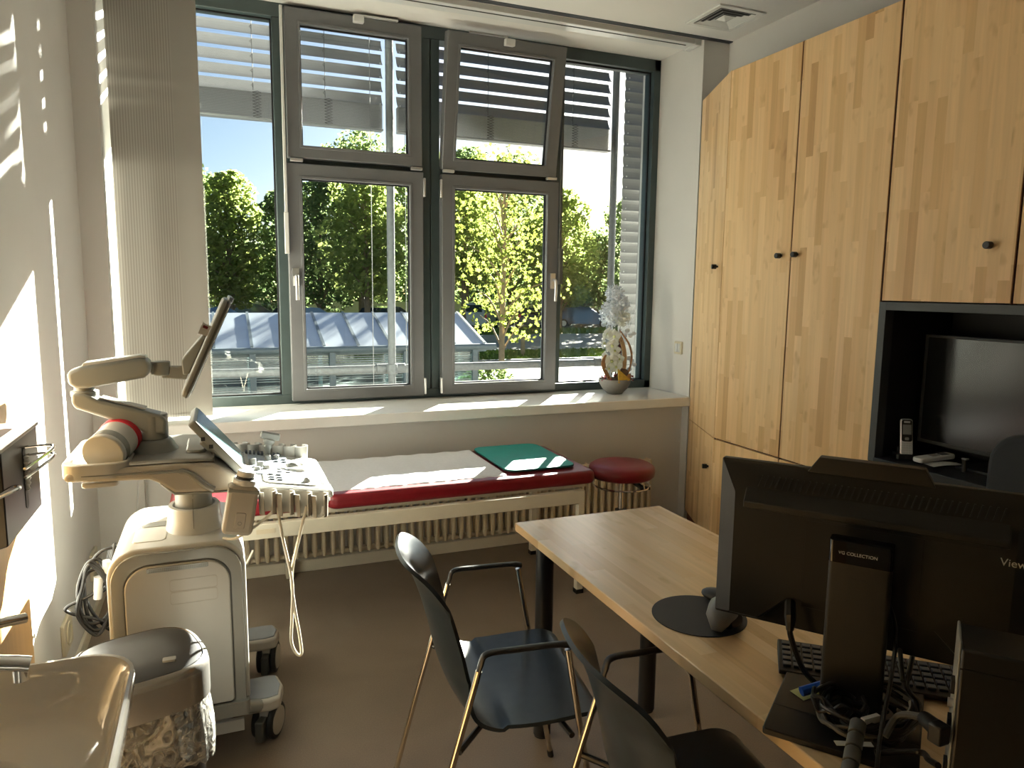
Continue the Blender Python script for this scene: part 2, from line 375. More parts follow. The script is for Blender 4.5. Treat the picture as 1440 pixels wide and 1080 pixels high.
    def ring(s, outer, inner, a, b, ax='y'):
        """frame with a hole: outer and inner outlines with the same point count"""
        n = len(outer)
        def P(p, t): return {'y': (p[0], t, p[1]), 'x': (t, p[0], p[1]), 'z': (p[0], p[1], t)}[ax]
        v = [P(p, a) for p in outer] + [P(p, a) for p in inner] + [P(p, b) for p in outer] + [P(p, b) for p in inner]
        f = []
        for i in range(n):
            j = (i+1) % n
            f += [(i, j, j+n, i+n), (i+2*n, i+3*n, j+3*n, j+2*n), (i, i+2*n, j+2*n, j), (i+n, j+n, j+3*n, i+3*n)]
        return s.faces(v, f)

def rrect(x0, x1, z0, z1, r, n=6):
    rr = r if isinstance(r, (list, tuple)) else (r, r, r, r)  # BL BR TR TL
    pts = []
    for (cx, cz, a0, q) in ((x0, z0, PI, rr[0]), (x1, z0, 1.5*PI, rr[1]), (x1, z1, 0, rr[2]), (x0, z1, .5*PI, rr[3])):
        q = max(q, 1e-5)
        ox = cx + q if cx == x0 else cx - q; oz = cz + q if cz == z0 else cz - q
        for i in range(n+1):
            a = a0 + .5*PI*i/n
            pts.append((ox + q*math.cos(a), oz + q*math.sin(a)))
    return pts

def spline(pts, n=8, closed=False):
    pts = [Vector(p) for p in pts]; out = []; k = len(pts)
    m = k if closed else k-1
    for i in range(m):
        if closed: p0, p1, p2, p3 = pts[i-1], pts[i], pts[(i+1) % k], pts[(i+2) % k]
        else: p0, p1, p2, p3 = pts[max(i-1, 0)], pts[i], pts[i+1], pts[min(i+2, k-1)]
        for j in range(n):
            t = j/n
            out.append(.5*((2*p1) + (p2-p0)*t + (2*p0-5*p1+4*p2-p3)*t*t + (3*p1-p0-3*p2+p3)*t**3))
    if not closed: out.append(pts[-1])
    return out

def rootpos(o):
    while o.parent: o = o.parent
    return ROOTS.get(o.name, Vector((0, 0, 0)))

def obj(name, m, material, parent=None, bevel=0, seg=2, smooth=38, origin=None, sub=0, label=None):
    """links the builder's mesh as one object; geometry given in world coordinates"""
    me = bpy.data.meshes.new(name)
    org = rootpos(parent) if parent else Vector(origin or (0, 0, 0))
    bmesh.ops.recalc_face_normals(m.bm, faces=m.bm.faces)
    bmesh.ops.translate(m.bm, verts=m.bm.verts, vec=-org)
    m.bm.to_mesh(me); m.bm.free()
    me.materials.append(MT[material] if isinstance(material, str) else material)
    o = bpy.data.objects.new(name, me); COL.objects.link(o)
    if parent: o.parent = parent
    else: o.location = org; ROOTS[o.name] = org
    if smooth:
        for p in me.polygons: p.use_smooth = True
        me.set_sharp_from_angle(angle=R(smooth))
    if bevel:
        b = o.modifiers.new('bevel', 'BEVEL'); b.width = bevel; b.segments = seg; b.limit_method = 'ANGLE'; b.angle_limit = R(40); b.harden_normals = False
    if sub:
        q = o.modifiers.new('sub', 'SUBSURF'); q.levels = sub; q.render_levels = sub
    if label: o['label'] = label
    return o

def tag(o, label, cat, group=None, kind=None):
    if label: o['label'] = label
    if cat: o['category'] = cat
    if group: o['group'] = group
    if kind: o['kind'] = kind
    return o

def thing(name, loc, label, cat, group=None):
    o = bpy.data.objects.new(name, None); COL.objects.link(o); o.location = loc; o.empty_display_size = .1
    ROOTS[o.name] = Vector(loc)
    return tag(o, label, cat, group)

def struct(name, m, material, parent=None, **k):
    o = obj(name, m, material, parent, **k)
    if not parent: o['kind'] = 'structure'
    return o

def dup(root, loc=None, rotz=None, label=None, remat=None):
    def rec(o, par):
        c = o.copy(); COL.objects.link(c)
        if par: c.parent = par
        if remat and o.type == 'MESH' and o.data.materials and o.data.materials[0].name in remat:
            c.data = o.data.copy(); c.data.materials[0] = MT[remat[o.data.materials[0].name]]
        for ch in [x for x in list(bpy.data.objects) if x.parent == o and x != c]: rec(ch, c)
        return c
    r = rec(root, None)
    if loc is not None: r.location = loc; 
    if rotz is not None: r.rotation_euler[2] = rotz
    ROOTS[r.name] = Vector(r.location)
    if label: r['label'] = label
    return r

def text(name, body, size, material, parent, mtx, ext=.0004, align='LEFT'):
    cu = bpy.data.curves.new(name, 'FONT'); cu.body = body; cu.size = size; cu.extrude = ext; cu.align_x = align
    t = bpy.data.objects.new(name + '_tmp', cu); COL.objects.link(t)
    dg = bpy.context.evaluated_depsgraph_get(); me = bpy.data.meshes.new_from_object(t.evaluated_get(dg))
    COL.objects.unlink(t); bpy.data.objects.remove(t)
    org = rootpos(parent)
    me.transform(Matrix.Translation(-org) @ mtx)
    me.materials.clear(); me.materials.append(MT[material])
    o = bpy.data.objects.new(name, me); COL.objects.link(o); o.parent = parent
    return o
SUN_E = 36.0
SKY_S = 0.053
EXPO = 1.48
# ------------------------------------------------------------------ room shell
XL, XR, YB, YW, YR, ZC = -.575, 3.04, -2.2, 3.93, 4.45, 3.06
struct('floor', M().box(XL-.3, XR+.3, YB-.3, 4.05, -.15, 0), 'floor')
struct('ceiling', M().box(XL-.3, XR+.3, YB-.3, 4.62, ZC, ZC+.25), 'ceil')
struct('wall_left', M().box(XL-.3, XL, YB-.3, 4.62, 0, ZC), 'wall')
struct('wall_right', M().box(XR, XR+.3, YB-.3, YW, 0, ZC), 'wall')
struct('wall_back', M().box(XL, XR, YB-.3, YB, 0, ZC), 'wall')
w = M().box(XL, -.47, YW, 4.62, 0, ZC).box(-.47, -.37, YW, 4.62, 0, .77).box(-.37, 2.85, 4.0, 4.62, -1.1, .77)
w.box(2.85, 3.34, YW, 4.62, -1.1, ZC)
struct('wall_window', w, 'wall')
struct('wall_facade', M().box(-4, -.875, 4.5, 4.62, -1.1, 4.2).box(3.34, 8, 4.5, 4.62, -1.1, 4.2).box(-.875, 3.34, 4.5, 4.62, 3.31, 4.2), 'darkslab')
struct('baseboard_window', M().box(-.36, 2.6, 3.86, 4.0, 0, .065), 'cream', bevel=.004)
struct('baseboard_left', M().box(XL, XL+.015, .2, YW, 0, .06).box(XL, -.37, YW-.015, YW, 0, .06), 'cream', bevel=.003)
struct('trim_1', M().box(-.47, 2.85, 3.895, 4.41, .77, .83), 'sill', bevel=.006)   # window sill
# curtain rails set along the ceiling edge
t = M()
for y in (3.90, 3.915, 3.93): t.box(XL, XR, y-.003, y+.003, ZC-.006, ZC)
struct('trim_2', t, 'keydark')
ct = thing('curtain_track', (1.2, 3.98, ZC-.03), 'slim white aluminium curtain track with end cap running along the ceiling above the window', 'curtain track')
obj('rail', M().box(-.47, 2.84, 3.955, 4.075, ZC-.03, ZC), 'white_plastic', ct, bevel=.004)
obj('groove', M().box(-.46, 2.76, 3.99, 4.0, ZC-.032, ZC-.028), 'gasket', ct)
obj('end_cap', M().box(2.80, 2.845, 3.95, 4.08, ZC-.035, ZC), 'white_plastic', ct, bevel=.003)

cu = M()
def cfn(u, v):
    x = -.442 + .40*u
    return (x, 4.055 + .004*math.sin(x*30), .843 + (ZC-.03-.843)*v)
cu.grid(cfn, 40, 30, .002)
c = obj('panel_curtain', cu, 'curtain', origin=(-.442, 4.05, .843))
tag(c, 'beige vertically striped panel curtain hanging flat at the left of the window', 'curtain')
obj('weight_hem', M().box(-.437, -.047, 4.051, 4.0535, .847, .858), 'curtain', c)

# ------------------------------------------------------------------ window
win = struct('window_1', M().box(-.47, 2.85, 4.40, 4.52, .83, .885).box(-.47, 2.85, 4.40, 4.52, 2.985, 3.06)
             .box(-.47, -.41, 4.40, 4.52, .83, 3.06).box(2.80, 2.85, 4.40, 4.52, .83, 3.06), 'darkframe', bevel=.004)
def bar(n, x0, x1, z0, z1, y0=4.40, y1=4.52, mt='darkframe'):
    return obj(n, M().box(x0, x1, y0, y1, z0, z1), mt, win, bevel=.004)
bar('mullion', .335, .398, .885, 2.985)
mb = bar('mullion', 1.18, 1.232, .885, 2.985); bar('mullion', 1.238, 1.292, .885, 2.985)
obj('seam_strip', M().box(1.230, 1.240, 4.41, 4.5, .885, 2.985), 'gasket', mb)
bar('mullion', 2.075, 2.13, .885, 2.985)
bar('transom', .398, 1.18, 2.195, 2.255); bar('transom', 1.292, 2.075, 2.195, 2.255)
def pane(x0, x1, z0, z1, par, y=4.455):
    p = obj('pane', M().box(x0, x1, y, y+.006, z0, z1), 'glass', par, smooth=0)
    g = M().ring(rrect(x0, x1, z0, z1, .002, 1), rrect(x0+.008, x1-.008, z0+.008, z1-.008, .002, 1), y-.014, y)
    obj('gasket', g, 'gasket', par)
pane(-.41, .335, .885, 2.985, win); pane(2.13, 2.80, .885, 2.985, win)
def sash(x0, x1, z0, z1, w=.082, wb=.068):
    s = obj('sash', M().ring([(x0, z0), (x1, z0), (x1, z1), (x0, z1)], [(x0+w, z0+wb), (x1-w, z0+wb), (x1-w, z1-w), (x0+w, z1-w)], 4.355, 4.425), 'sash', win, bevel=.005)
    e = .014
    obj('glazing_bead', M().ring([(x0+w-e, z0+wb-e), (x1-w+e, z0+wb-e), (x1-w+e, z1-w+e), (x0+w-e, z1-w+e)], [(x0+w, z0+wb), (x1-w, z0+wb), (x1-w, z1-w), (x0+w, z1-w)], 4.350, 4.357), 'sash', s, bevel=.002)
    p = obj('pane', M().box(x0+w-.01, x1-w+.01, 4.40, 4.406, z0+wb-.01, z1-w+.01), 'glass', s, smooth=0)
    q = .007
    obj('gasket', M().ring([(x0+w, z0+wb), (x1-w, z0+wb), (x1-w, z1-w), (x0+w, z1-w)], [(x0+w+q, z0+wb+q), (x1-w-q, z0+wb+q), (x1-w-q, z1-w-q), (x0+w+q, z1-w-q)], 4.385, 4.400), 'gasket', s)
    return s
UL = sash(.398, 1.172, 2.235, 3.035); LL = sash(.388, 1.178, .85, 2.205); LR = sash(1.294, 2.082, .85, 2.205)
UR = sash(1.294, 2.06, 2.235, 3.01)
def latch(x, par, z=3.0):
    l = obj('vent_latch', M().box(x-.03, x+.03, 4.315, 4.356, z-.035, z+.005), 'white_plastic', par, bevel=.004)
    return l
latch(.80, UL, 3.03); latch(1.67, UR, 3.0)
# the tilted upper right sash: turn it and its own pieces about the bottom hinge line
rot = Matrix.Translation((0, 4.39, 2.24)) @ Matrix.Rotation(R(9.5), 4, 'X') @ Matrix.Translation((0, -4.39, -2.24))
for o in [UR] + [x for x in bpy.data.objects if x.parent == UR]: o.data.transform(rot)
obj('tilt_stay', M().box(1.45, 1.68, 4.30, 4.315, 3.02, 3.032).box(1.66, 1.69, 4.29, 4.32, 3.0, 3.03), 'white_plastic', win, bevel=.003)
obj('tilt_stay', M().box(.80, 1.03, 4.34, 4.40, 3.035, 3.045), 'white_plastic', win, bevel=.003)
for x0, x1, z0, z1 in ((.41,.48,2.212,2.23), (1.10,1.17,2.212,2.23), (1.30,1.37,2.212,2.23), (1.99,2.06,2.212,2.23),
                       (1.176,1.19,2.06,2.17), (1.176,1.19,.86,.96), (1.281,1.295,2.06,2.17), (1.281,1.295,.86,.96)):
    obj('hinge', M().box(x0, x1, 4.34, 4.372, z0, z1), 'alu', win, bevel=.004)
def whandle(x, par):
    h = obj('handle', M().box(x-.017, x+.017, 4.343, 4.356, 1.52, 1.62).tube(spline([(x, 4.35, 1.575), (x, 4.31, 1.575), (x, 4.30, 1.56), (x, 4.30, 1.50), (x, 4.303, 1.44)]), .0095, 10), 'alu', par, bevel=.002)
whandle(.425, LL); whandle(2.045, LR)
obj('opener_rod', M().box(.372, .388, 4.335, 4.352, 1.70, 3.03).box(.368, .392, 4.33, 4.352, 1.70, 1.93), 'white_plastic', win, bevel=.003)
obj('opener_rod', M().box(2.083, 2.10, 4.335, 4.352, 1.60, 2.99).box(2.080, 2.104, 4.32, 4.352, 1.55, 1.78), 'meddark', win, bevel=.003)

# ------------------------------------------------------------------ outside blinds
def blind(name, x0, x1, label, closed=False, stack=(2.632, 2.815), ztop=3.45, group=None, zb=None, y=5.4, cords=(), lam='blind'):
    b = thing(name, ((x0+x1)/2, y, stack[0] if not closed else zb), label, 'blind', group)
    m = M(); W = .102; a = R(57 if not closed else 79); z = (stack[1] if not closed else zb) + .035; pins = []
    while z < ztop:
        for k in range(5):
            t0 = (k/5-.5)*W; t1 = ((k+1)/5-.5)*W
            def P(t):
                c = .010*(1-(2*t/W)**2)
                return (y + t*math.cos(a) + c*math.sin(a), z + t*math.sin(a) - c*math.cos(a))
            (ya, za), (yb, zb_) = P(t0), P(t1)
            m.faces([(x0, ya, za), (x1, ya, za), (x1, yb, zb_), (x0, yb, zb_)], [(0,1,2,3)])
        pins += [(e, y-.029, z-.034) for e in (x0+.018, x1-.018)]
        z += .0925 if not closed else .0865
    obj('slats', m, lam, b, smooth=60)
    pin = None; org = ROOTS[b.name]
    for p_ in pins:
        if pin is None: pin = obj('guide_pin', M().ball(p_, .0065, n=6, m=4), 'alu', b); q0 = Vector(p_)
        else: c_ = pin.copy(); COL.objects.link(c_); c_.location = Vector(p_)-q0
    if not closed:
        s = M(); n = 17
        for i in range(n):
            zz = stack[0] + .012 + (stack[1]-stack[0]-.02)*i/(n-1)
            s.prism([(y-.040, zz), (y, zz+.005), (y+.040, zz), (y+.04, zz+.0012), (y, zz+.0062), (y-.040, zz+.0012)], x0, x1, 'x')
        obj('slat_stack', s, lam, b, smooth=0)
        obj('bottom_rail', M().box(x0, x1, y-.038, y+.038, stack[0], stack[0]+.014), lam, b, bevel=.003)
    for cx in cords:
        c = M().tube([(cx, y-.05, (stack[1] if not closed else zb)), (cx, y-.05, ztop)], .0022, 6)
        zz = (stack[1] if not closed else zb)+.02
        while zz < ztop:
            c.tube([(cx, y-.05, zz), (cx-.012, y-.048, zz+.012), (cx, y-.05, zz+.024)], .0022, 5); zz += .0925
        if not closed:
            for i in range(9):
                zz = stack[0] + .015 + i*.0195
                c.tube([(cx-.006, y-.052, zz), (cx+.028, y-.056, zz+.008), (cx+.05, y-.05, zz), (cx+.02, y-.05, zz-.006), (cx-.006, y-.052, zz)], .0022, 5)
        obj('ladder_cord', c, 'cord', b)
    return b
blind('venetian_blind', -.72, 1.157, 'half raised grey outside blind behind the left half of the window', cords=(.278, .749), group=None)
blind('venetian_blind', 1.265, 3.023, 'half raised grey outside blind behind the right half of the window', cords=(1.475, 1.95, 2.666))
blind('venetian_blind', 3.165, 4.1, 'fully lowered pale outside blind right of the facade post', closed=True, zb=.2, cords=(3.40,), lam='blindw')
def post(x, label):
    p = thing('facade_post', (x, 5.42, -1.1), label, 'post', None)
    obj('pipe', M().cyl((x, 5.44, -1.1), (x, 5.44, 3.6), .029, n=16), 'galv', p)
    obj('clamp', M().cyl((x, 5.44, .86), (x, 5.44, .94), .041, n=16).cyl((x-.11, 5.49, .898), (x+.11, 5.49, .898), .038, n=14), 'galv', p, bevel=.003)
    return p
post(1.219, 'galvanised upright pipe outside, seen through the lower left casement')
post(3.10, 'galvanised upright pipe outside beside the lowered blind')
rl = obj('facade_rail', M().cyl((-3, 5.5, .898), (6.0, 5.5, .892), .032, n=16), 'galv', origin=(1.2, 5.5, .89))
tag(rl, 'galvanised horizontal pipe rail crossing outside the window', 'rail')
gc = obj('guide_wire', M().tube([(.99, 5.0, .0), (.99, 5.0, 3.4)], .0022, 6), 'wire', origin=(.99, 5.0, .0)); tag(gc, 'thin pale steel wire hanging outside left of the upright pipe', 'wire')
gc = obj('guide_wire', M().tube([(1.225, 5.0, .0), (1.225, 5.0, 2.7)], .0018, 6), 'wire', origin=(1.225, 5.0, .0)); tag(gc, 'thin steel wire hanging outside close right of the upright pipe', 'wire')

# ------------------------------------------------------------------ outdoors
GZ = -1.1
struct('ground', M().box(-60, 90, 4.62, 120, GZ-.3, GZ), 'asphalt')
struct('paving', M().box(-20, 40, 4.62, 24.0, GZ, GZ+.012), 'paving')
struct('road', M().box(-40, 70, 28.0, 38.3, GZ, GZ+.015), 'road')
struct('walkway_slab', M().box(-5, 8, 4.66, 5.75, -.12, .0), 'darkslab')
struct('bounce_cover', M().box(-.875, 3.34, 4.63, 4.655, -1.1, .80).box(-.875, -.49, 4.63, 4.655, .8, 3.31).box(2.87, 3.34, 4.63, 4.655, .8, 3.31), 'darkslab')  # unseen dark panels added to cut sunlight bouncing off the outer wall
struct('kerb', M().box(-20, 40, 24.0, 24.2, GZ, GZ+.09).box(-40, 70, 27.8, 28.0, GZ, GZ+.1), 'galv', bevel=.01)
def grass_strip(name, x0, x1, y0, y1, n, h, label, seed):
    random.seed(seed); m = M()
    m.box(x0, x1, y0, y1, GZ, GZ+.03)
    for i in range(n):
        x = random.uniform(x0, x1); y = random.uniform(y0, y1); hh = h*random.uniform(.4, 1.2); a = random.uniform(0, PI); d = .05
        lx, ly = random.uniform(-.1, .1), random.uniform(-.1, .1)
        m.faces([(x-d*math.cos(a), y-d*math.sin(a), GZ+.02), (x+d*math.cos(a), y+d*math.sin(a), GZ+.02), (x+lx, y+ly, GZ+hh)], [(0,1,2)])
    o = obj(name, m, 'grass', smooth=0, origin=((x0+x1)/2, (y0+y1)/2, GZ)); tag(o, label, 'grass', kind='stuff')
grass_strip('grass', 2, 22, 24.2, 27.8, 14000, .16, 'sunlit grass strip between the paving and the road', 3)
grass_strip('grass', 8, 34, 38.3, 41.5, 8000, .25, 'shaded grass verge in front of the parked cars', 4)

# bicycle shelter
SY = 10.0
sh = thing('bike_shelter', (1.0, 10.5, GZ), 'low bicycle shelter with pale sloping panel roof outside the window', 'shelter')
x0, x1 = -3.4, 3.66; ze, zb = .715, 1.12; yb = 11.35
rf = obj('roof', M().faces([(x0, SY, ze), (x1, SY, ze), (x1, yb, zb), (x0, yb, zb), (x0, SY, ze-.03), (x1, SY, ze-.03), (x1, yb, zb-.03), (x0, yb, zb-.03)], [(0,1,2,3), (7,6,5,4), (0,4,5,1), (1,5,6,2), (2,6,7,3), (3,7,4,0)]), 'greenroof', sh)
k = 0
x = x1-.04
while x > x0:
    q = M().faces([(x-.018, SY, ze+.004), (x+.018, SY, ze+.004), (x+.018, yb, zb+.004), (x-.018, yb, zb+.004), (x-.018, SY, ze+.018), (x+.018, SY, ze+.018), (x+.018, yb, zb+.018), (x-.018, yb, zb+.018)], [(4,5,6,7), (0,1,5,4), (1,2,6,5), (3,0,4,7), (2,3,7,6)])
    obj('roof_rib', q, 'steelblue', rf); x -= .46
obj('gutter', M().tube([(x0, SY-.03, ze-.045), (x1+.12, SY-.03, ze-.045)], .045, 10), 'steelblue', sh)
x = x1-.2
while x > x0:
    obj('post', M().box(x-.04, x+.04, SY-.05, SY+.01, GZ, ze-.05).box(x-.03, x+.03, yb-.1, yb-.04, GZ, zb-.03), 'steelblue', sh, bevel=.005); x -= 1.02
obj('cross_beam', M().box(x0, x1, SY+.04, SY+.10, ze-.12, ze-.05).box(x0, x1, yb-.1, yb-.05, GZ+.95, GZ+1.0), 'steelblue', sh)
obj('glass_wall', M().box(x0, x1-.16, SY+.02, SY+.03, GZ+.1, ze-.13).box(x1-.1, x1-.09, SY+.1, yb-.1, GZ+.1, ze-.1), 'glass2', sh, smooth=0)
s = M()
for i in range(52):
    if i % 13 == 12: continue
    z = GZ+.14+i*.031
    s.box(x0, x1-.16, SY+.012, SY+.018, z, z+.012)
obj('frosted_stripes', s, 'stripe', sh, smooth=0)
def bike(x, y, label, mt):
    b = thing('bicycle', (x, y, GZ), label, 'bicycle')
    for dx in (-.5, .5):
        m = M(); m.tube([(x+dx+.33*math.cos(a*PI/12), y, GZ+.34+.33*math.sin(a*PI/12)) for a in range(24)], .016, 6, closed=True)
        for a in range(8): m.tube([(x+dx, y, GZ+.34), (x+dx+.33*math.cos(a*PI/4), y, GZ+.34+.33*math.sin(a*PI/4))], .003, 4)
        obj('wheel', m, 'tyre', b)
    P = {'r': (x-.5, y, GZ+.34), 'f': (x+.5, y, GZ+.34), 'b': (x-.06, y, GZ+.32), 's': (x-.16, y, GZ+.86), 'h': (x+.36, y, GZ+.88)}
    m = M()
    for a, c in (('r','b'), ('r','s'), ('b','s'), ('b','h'), ('s','h'), ('h','f')): m.tube([P[a], P[c]], .02, 8)
    obj('frame', m, mt, b); obj('saddle', M().ball((x-.18, y, GZ+.92), .13, .06, .03), 'black', b)
    obj('handlebar', M().tube([(x+.36, y-.25, GZ+1.0), (x+.34, y, GZ+.98), (x+.36, y+.25, GZ+1.0)], .012, 6), 'black', b)
bike(.5, 10.75, 'pale framed bicycle parked in the shelter, left one', 'white_plastic'); bike(2.3, 10.75, 'pale framed bicycle parked in the shelter near its right end', 'alu')

# cars in the car park
def make_car(x, y, rz, label, body, kind='hatch'):
    c = thing('car', (0, 0, 0), label, 'car')
    L_, W_ = 4.3, 1.78
    if kind == 'van': prof = [(-2.15,.30),(-2.15,.85),(-2.08,1.15),(-1.98,1.62),(-1.7,1.70),(.35,1.68),(.75,1.50),(1.35,1.08),(2.0,.92),(2.15,.72),(2.15,.30)]
    else: prof = [(-2.15,.30),(-2.15,.80),(-2.02,.98),(-1.5,1.02),(-1.0,1.36),(-.2,1.45),(.35,1.40),(1.05,1.0),(1.9,.86),(2.12,.68),(2.15,.30)]
    m = M()
    def sec(y_, k): return [(p[0]*(1-.03*k), y_, p[1] - (.0 if p[1] < 1.05 else 0)) for p in prof]
    n = len(prof)
    ys = [(-W_/2, .80), (-W_/2+.06, 1.0), (W_/2-.06, 1.0), (W_/2, .80)]
    V = []
    for yy, k in ys:
        for p in prof:
            inset = 0 if p[1] <= 1.02 else .16
            sgn = 1 if yy > 0 else -1
            V.append((p[0]*(.985 if k < 1 else 1), yy - sgn*inset*(1.0), p[1]))
    F = [tuple(range(n)), tuple(range(4*n-1, 3*n-1, -1))]
    for a in range(3):
        for i in range(n): F.append((a*n+i, a*n+(i+1) % n, (a+1)*n+(i+1) % n, (a+1)*n+i))
    m.faces(V, F)
    obj('body', m, body, c, smooth=25)
    hi = [p for p in prof if p[1] > .97]
    zc = max(p[1] for p in prof)
    xa = min(p[0] for p in hi); xb = max(p[0] for p in hi)
    for sgn in (-1, 1):
        yy = sgn*(W_/2-.155)
        pts = [(xa+.25, 1.06), (xb-.35, 1.06), (xb-1.0, zc-.1), (xa+.55, zc-.1)]
        obj('side_window', M().prism(pts, yy, yy+sgn*.012), 'carglass', c)
    rx = -2.0 if kind == 'van' else -1.25
    if kind == 'van': obj('rear_window', M().faces([(-2.09,-.62,1.10),(-2.09,.62,1.10),(-2.01,.55,1.56),(-2.01,-.55,1.56)], [(0,1,2,3)]), 'carglass', c)
    else: obj('rear_window', M().faces([(-1.48,-.6,1.06),(-1.48,.6,1.06),(-1.03,.5,1.37),(-1.03,-.5,1.37)], [(0,1,2,3)]), 'carglass', c)
    obj('windscreen', M().faces([(1.05,-.62,1.06),(1.05,.62,1.06),(.42,.52,zc-.06),(.42,-.52,zc-.06)], [(3,2,1,0)]), 'carglass', c)
    for sx in (-1.35, 1.35):
        for sy in (-1, 1):
            w = obj('wheel', M().cyl((sx, sy*.70, .31), (sx, sy*.905, .31), .31, n=20), 'tyre', c, bevel=.03)
            obj('hubcap', M().cyl((sx, sy*.90, .31), (sx, sy*.915, .31), .19, n=16), 'alu', w)
    for sy in (-1, 1):
        obj('rear_light', M().box(-2.17, -2.12, sy*.80-.12, sy*.80+.02*sy+.02, .78, 1.0), 'wred', c)
        obj('headlight', M().box(2.08, 2.15, sy*.62-.14, sy*.62+.14, .62, .74), 'alu', c)
    c.location = (x, y, GZ+.015); c.rotation_euler[2] = rz; ROOTS[c.name] = Vector((x, y, GZ+.015))
    return c
MT['car_silver'] = mat('silver_car_paint', (.42, .42, .41), .3, metal=.5)
MT['car_blue'] = mat('dark_blue_car_paint', (.035, .065, .12), .18, metal=.3, coat=.6)
MT['car_dark'] = mat('dark_car_paint', (.03, .035, .045), .18, coat=.6)
MT['car_lblue'] = mat('light_blue_car_paint', (.12, .22, .36), .2, coat=.6)
MT['car_white'] = mat('white_car_paint', (.6, .62, .62), .25, coat=.5)
make_car(15.75, 44.5, R(58), 'silver estate van parked under the trees beyond the shelter roof', 'car_silver', 'van')
make_car(23.2, 44.0, R(-35), 'dark blue car parked in sun right of the young maple', 'car_blue')
make_car(19.2, 44.3, R(70), 'dark car parked in shade behind the young maple', 'car_dark')
make_car(9.6, 44.0, R(40), 'dark car parked behind the shelter roof, seen through the lower left casement', 'car_dark')
make_car(.0, 42.5, R(20), 'blue car parked behind the shelter roof, leftmost of the row', 'car_lblue')
make_car(2.6, 49.5, R(-30), 'blue car parked close beside the leftmost blue car', 'car_blue')
make_car(4.6, 42.0, R(30), 'pale blue car left of the dark window post, behind the shelter roof', 'car_lblue')
bw = obj('boundary_wall', M().box(-14, 44, 55, 55.3, GZ, GZ+1.5), 'cloud', origin=(10, 55, GZ)); tag(bw, 'low pale wall behind the parked cars', 'wall')
sp = obj('timber_stake', M().cyl((10.95, 25.9, GZ), (10.95, 25.9, GZ+.95), .09, n=10).cyl((10.95, 25.9, GZ+.95), (10.95, 25.9, GZ+.98), .07, n=10), 'trunkl', origin=(10.95, 25.9, GZ)); tag(sp, 'short timber stake standing in the grass strip', 'post')

# trees
def leaf_cluster(m, c, r, n, s, rnd, flat=.8, star=False):
    for i in range(n):
        while True:
            d = Vector((rnd.uniform(-1, 1), rnd.uniform(-1, 1), rnd.uniform(-1, 1)))
            if .02 < d.length <= 1: break
        d = d.normalized() * (d.length ** .5)
        p = Vector(c) + Vector((d.x*r[0], d.y*r[1], d.z*r[2]))
        a = Vector((rnd.gauss(0, 1), rnd.gauss(0, 1), rnd.gauss(0, .6))).normalized(); b = a.cross(Vector((rnd.gauss(0, 1), rnd.gauss(0, 1), rnd.gauss(0, 1)))).normalized()
        q = s*rnd.uniform(.6, 1.25)
        if star:
            pts = []
            for k in range(10):
                an = 2*PI*k/10; rr = q*(1.0 if k % 2 == 0 else .5)
                pts.append(tuple(p + a*math.cos(an)*rr + b*math.sin(an)*rr))
            m.faces(pts, [tuple(range(10))])
        else:
            m.faces([tuple(p-a*q), tuple(p-b*q*.6), tuple(p+a*q), tuple(p+b*q*.6)], [(0,1,2,3)])
def tree(name, x, y, h, rad, label, leaf='leafA', n=2600, s=.17, trunk='trunk', tr=.2, low=.22, seed=1, group=None, blobs=16, star=False, z0=GZ):
    rnd = random.Random(seed)
    t = thing(name, (x, y, z0), label, 'tree', group)
    m = M(); top = Vector((x+rnd.uniform(-.3, .3), y, z0+h*.92))
    m.tube(spline([(x, y, z0), (x+rnd.uniform(-.1, .1)*rad*.3, y, z0+h*.3), (x+rnd.uniform(-.1, .1)*rad*.5, y, z0+h*.6), tuple(top)], 5), [tr*(1-.85*i/15) for i in range(16)], 9)
    lf = M(); centers = []
    for i in range(blobs):
        f = low + (1-low)*((i+.5)/blobs); a = i*2.4 + rnd.uniform(-.4, .4)
        prof = math.sin(PI*min(1, max(.0, (f-low)/(1-low)*.86+.12)))**.6
        rr = rad*prof*rnd.uniform(.45, .8)
        cz = z0+h*f*.93
        c = (x+rr*math.cos(a), y+rr*math.sin(a), cz); centers.append(c)
        m.tube(spline([(x, y, max(z0+h*.12, cz-h*.14)), ((x+c[0])/2, (y+c[1])/2, cz-h*.04), c], 4), [tr*.35*(1-i2/9*.8) for i2 in range(9)], 6)
        br = rad*rnd.uniform(.40, .60)*(.55+.45*prof)
        leaf_cluster(lf, c, (br, br, br*.8), n//blobs, s, rnd, star=star)
    obj('trunk', m, trunk, t, smooth=50)
    obj('crown', lf, leaf, t, smooth=0)
    return t
tree('maple', 7.45, 19.15, 6.7, 1.75, 'slender young maple with bright yellow green leaves outside the lower right casement', 'leafM', 1700, .078, 'trunkl', .10, .24, 11, star=True, blobs=20)
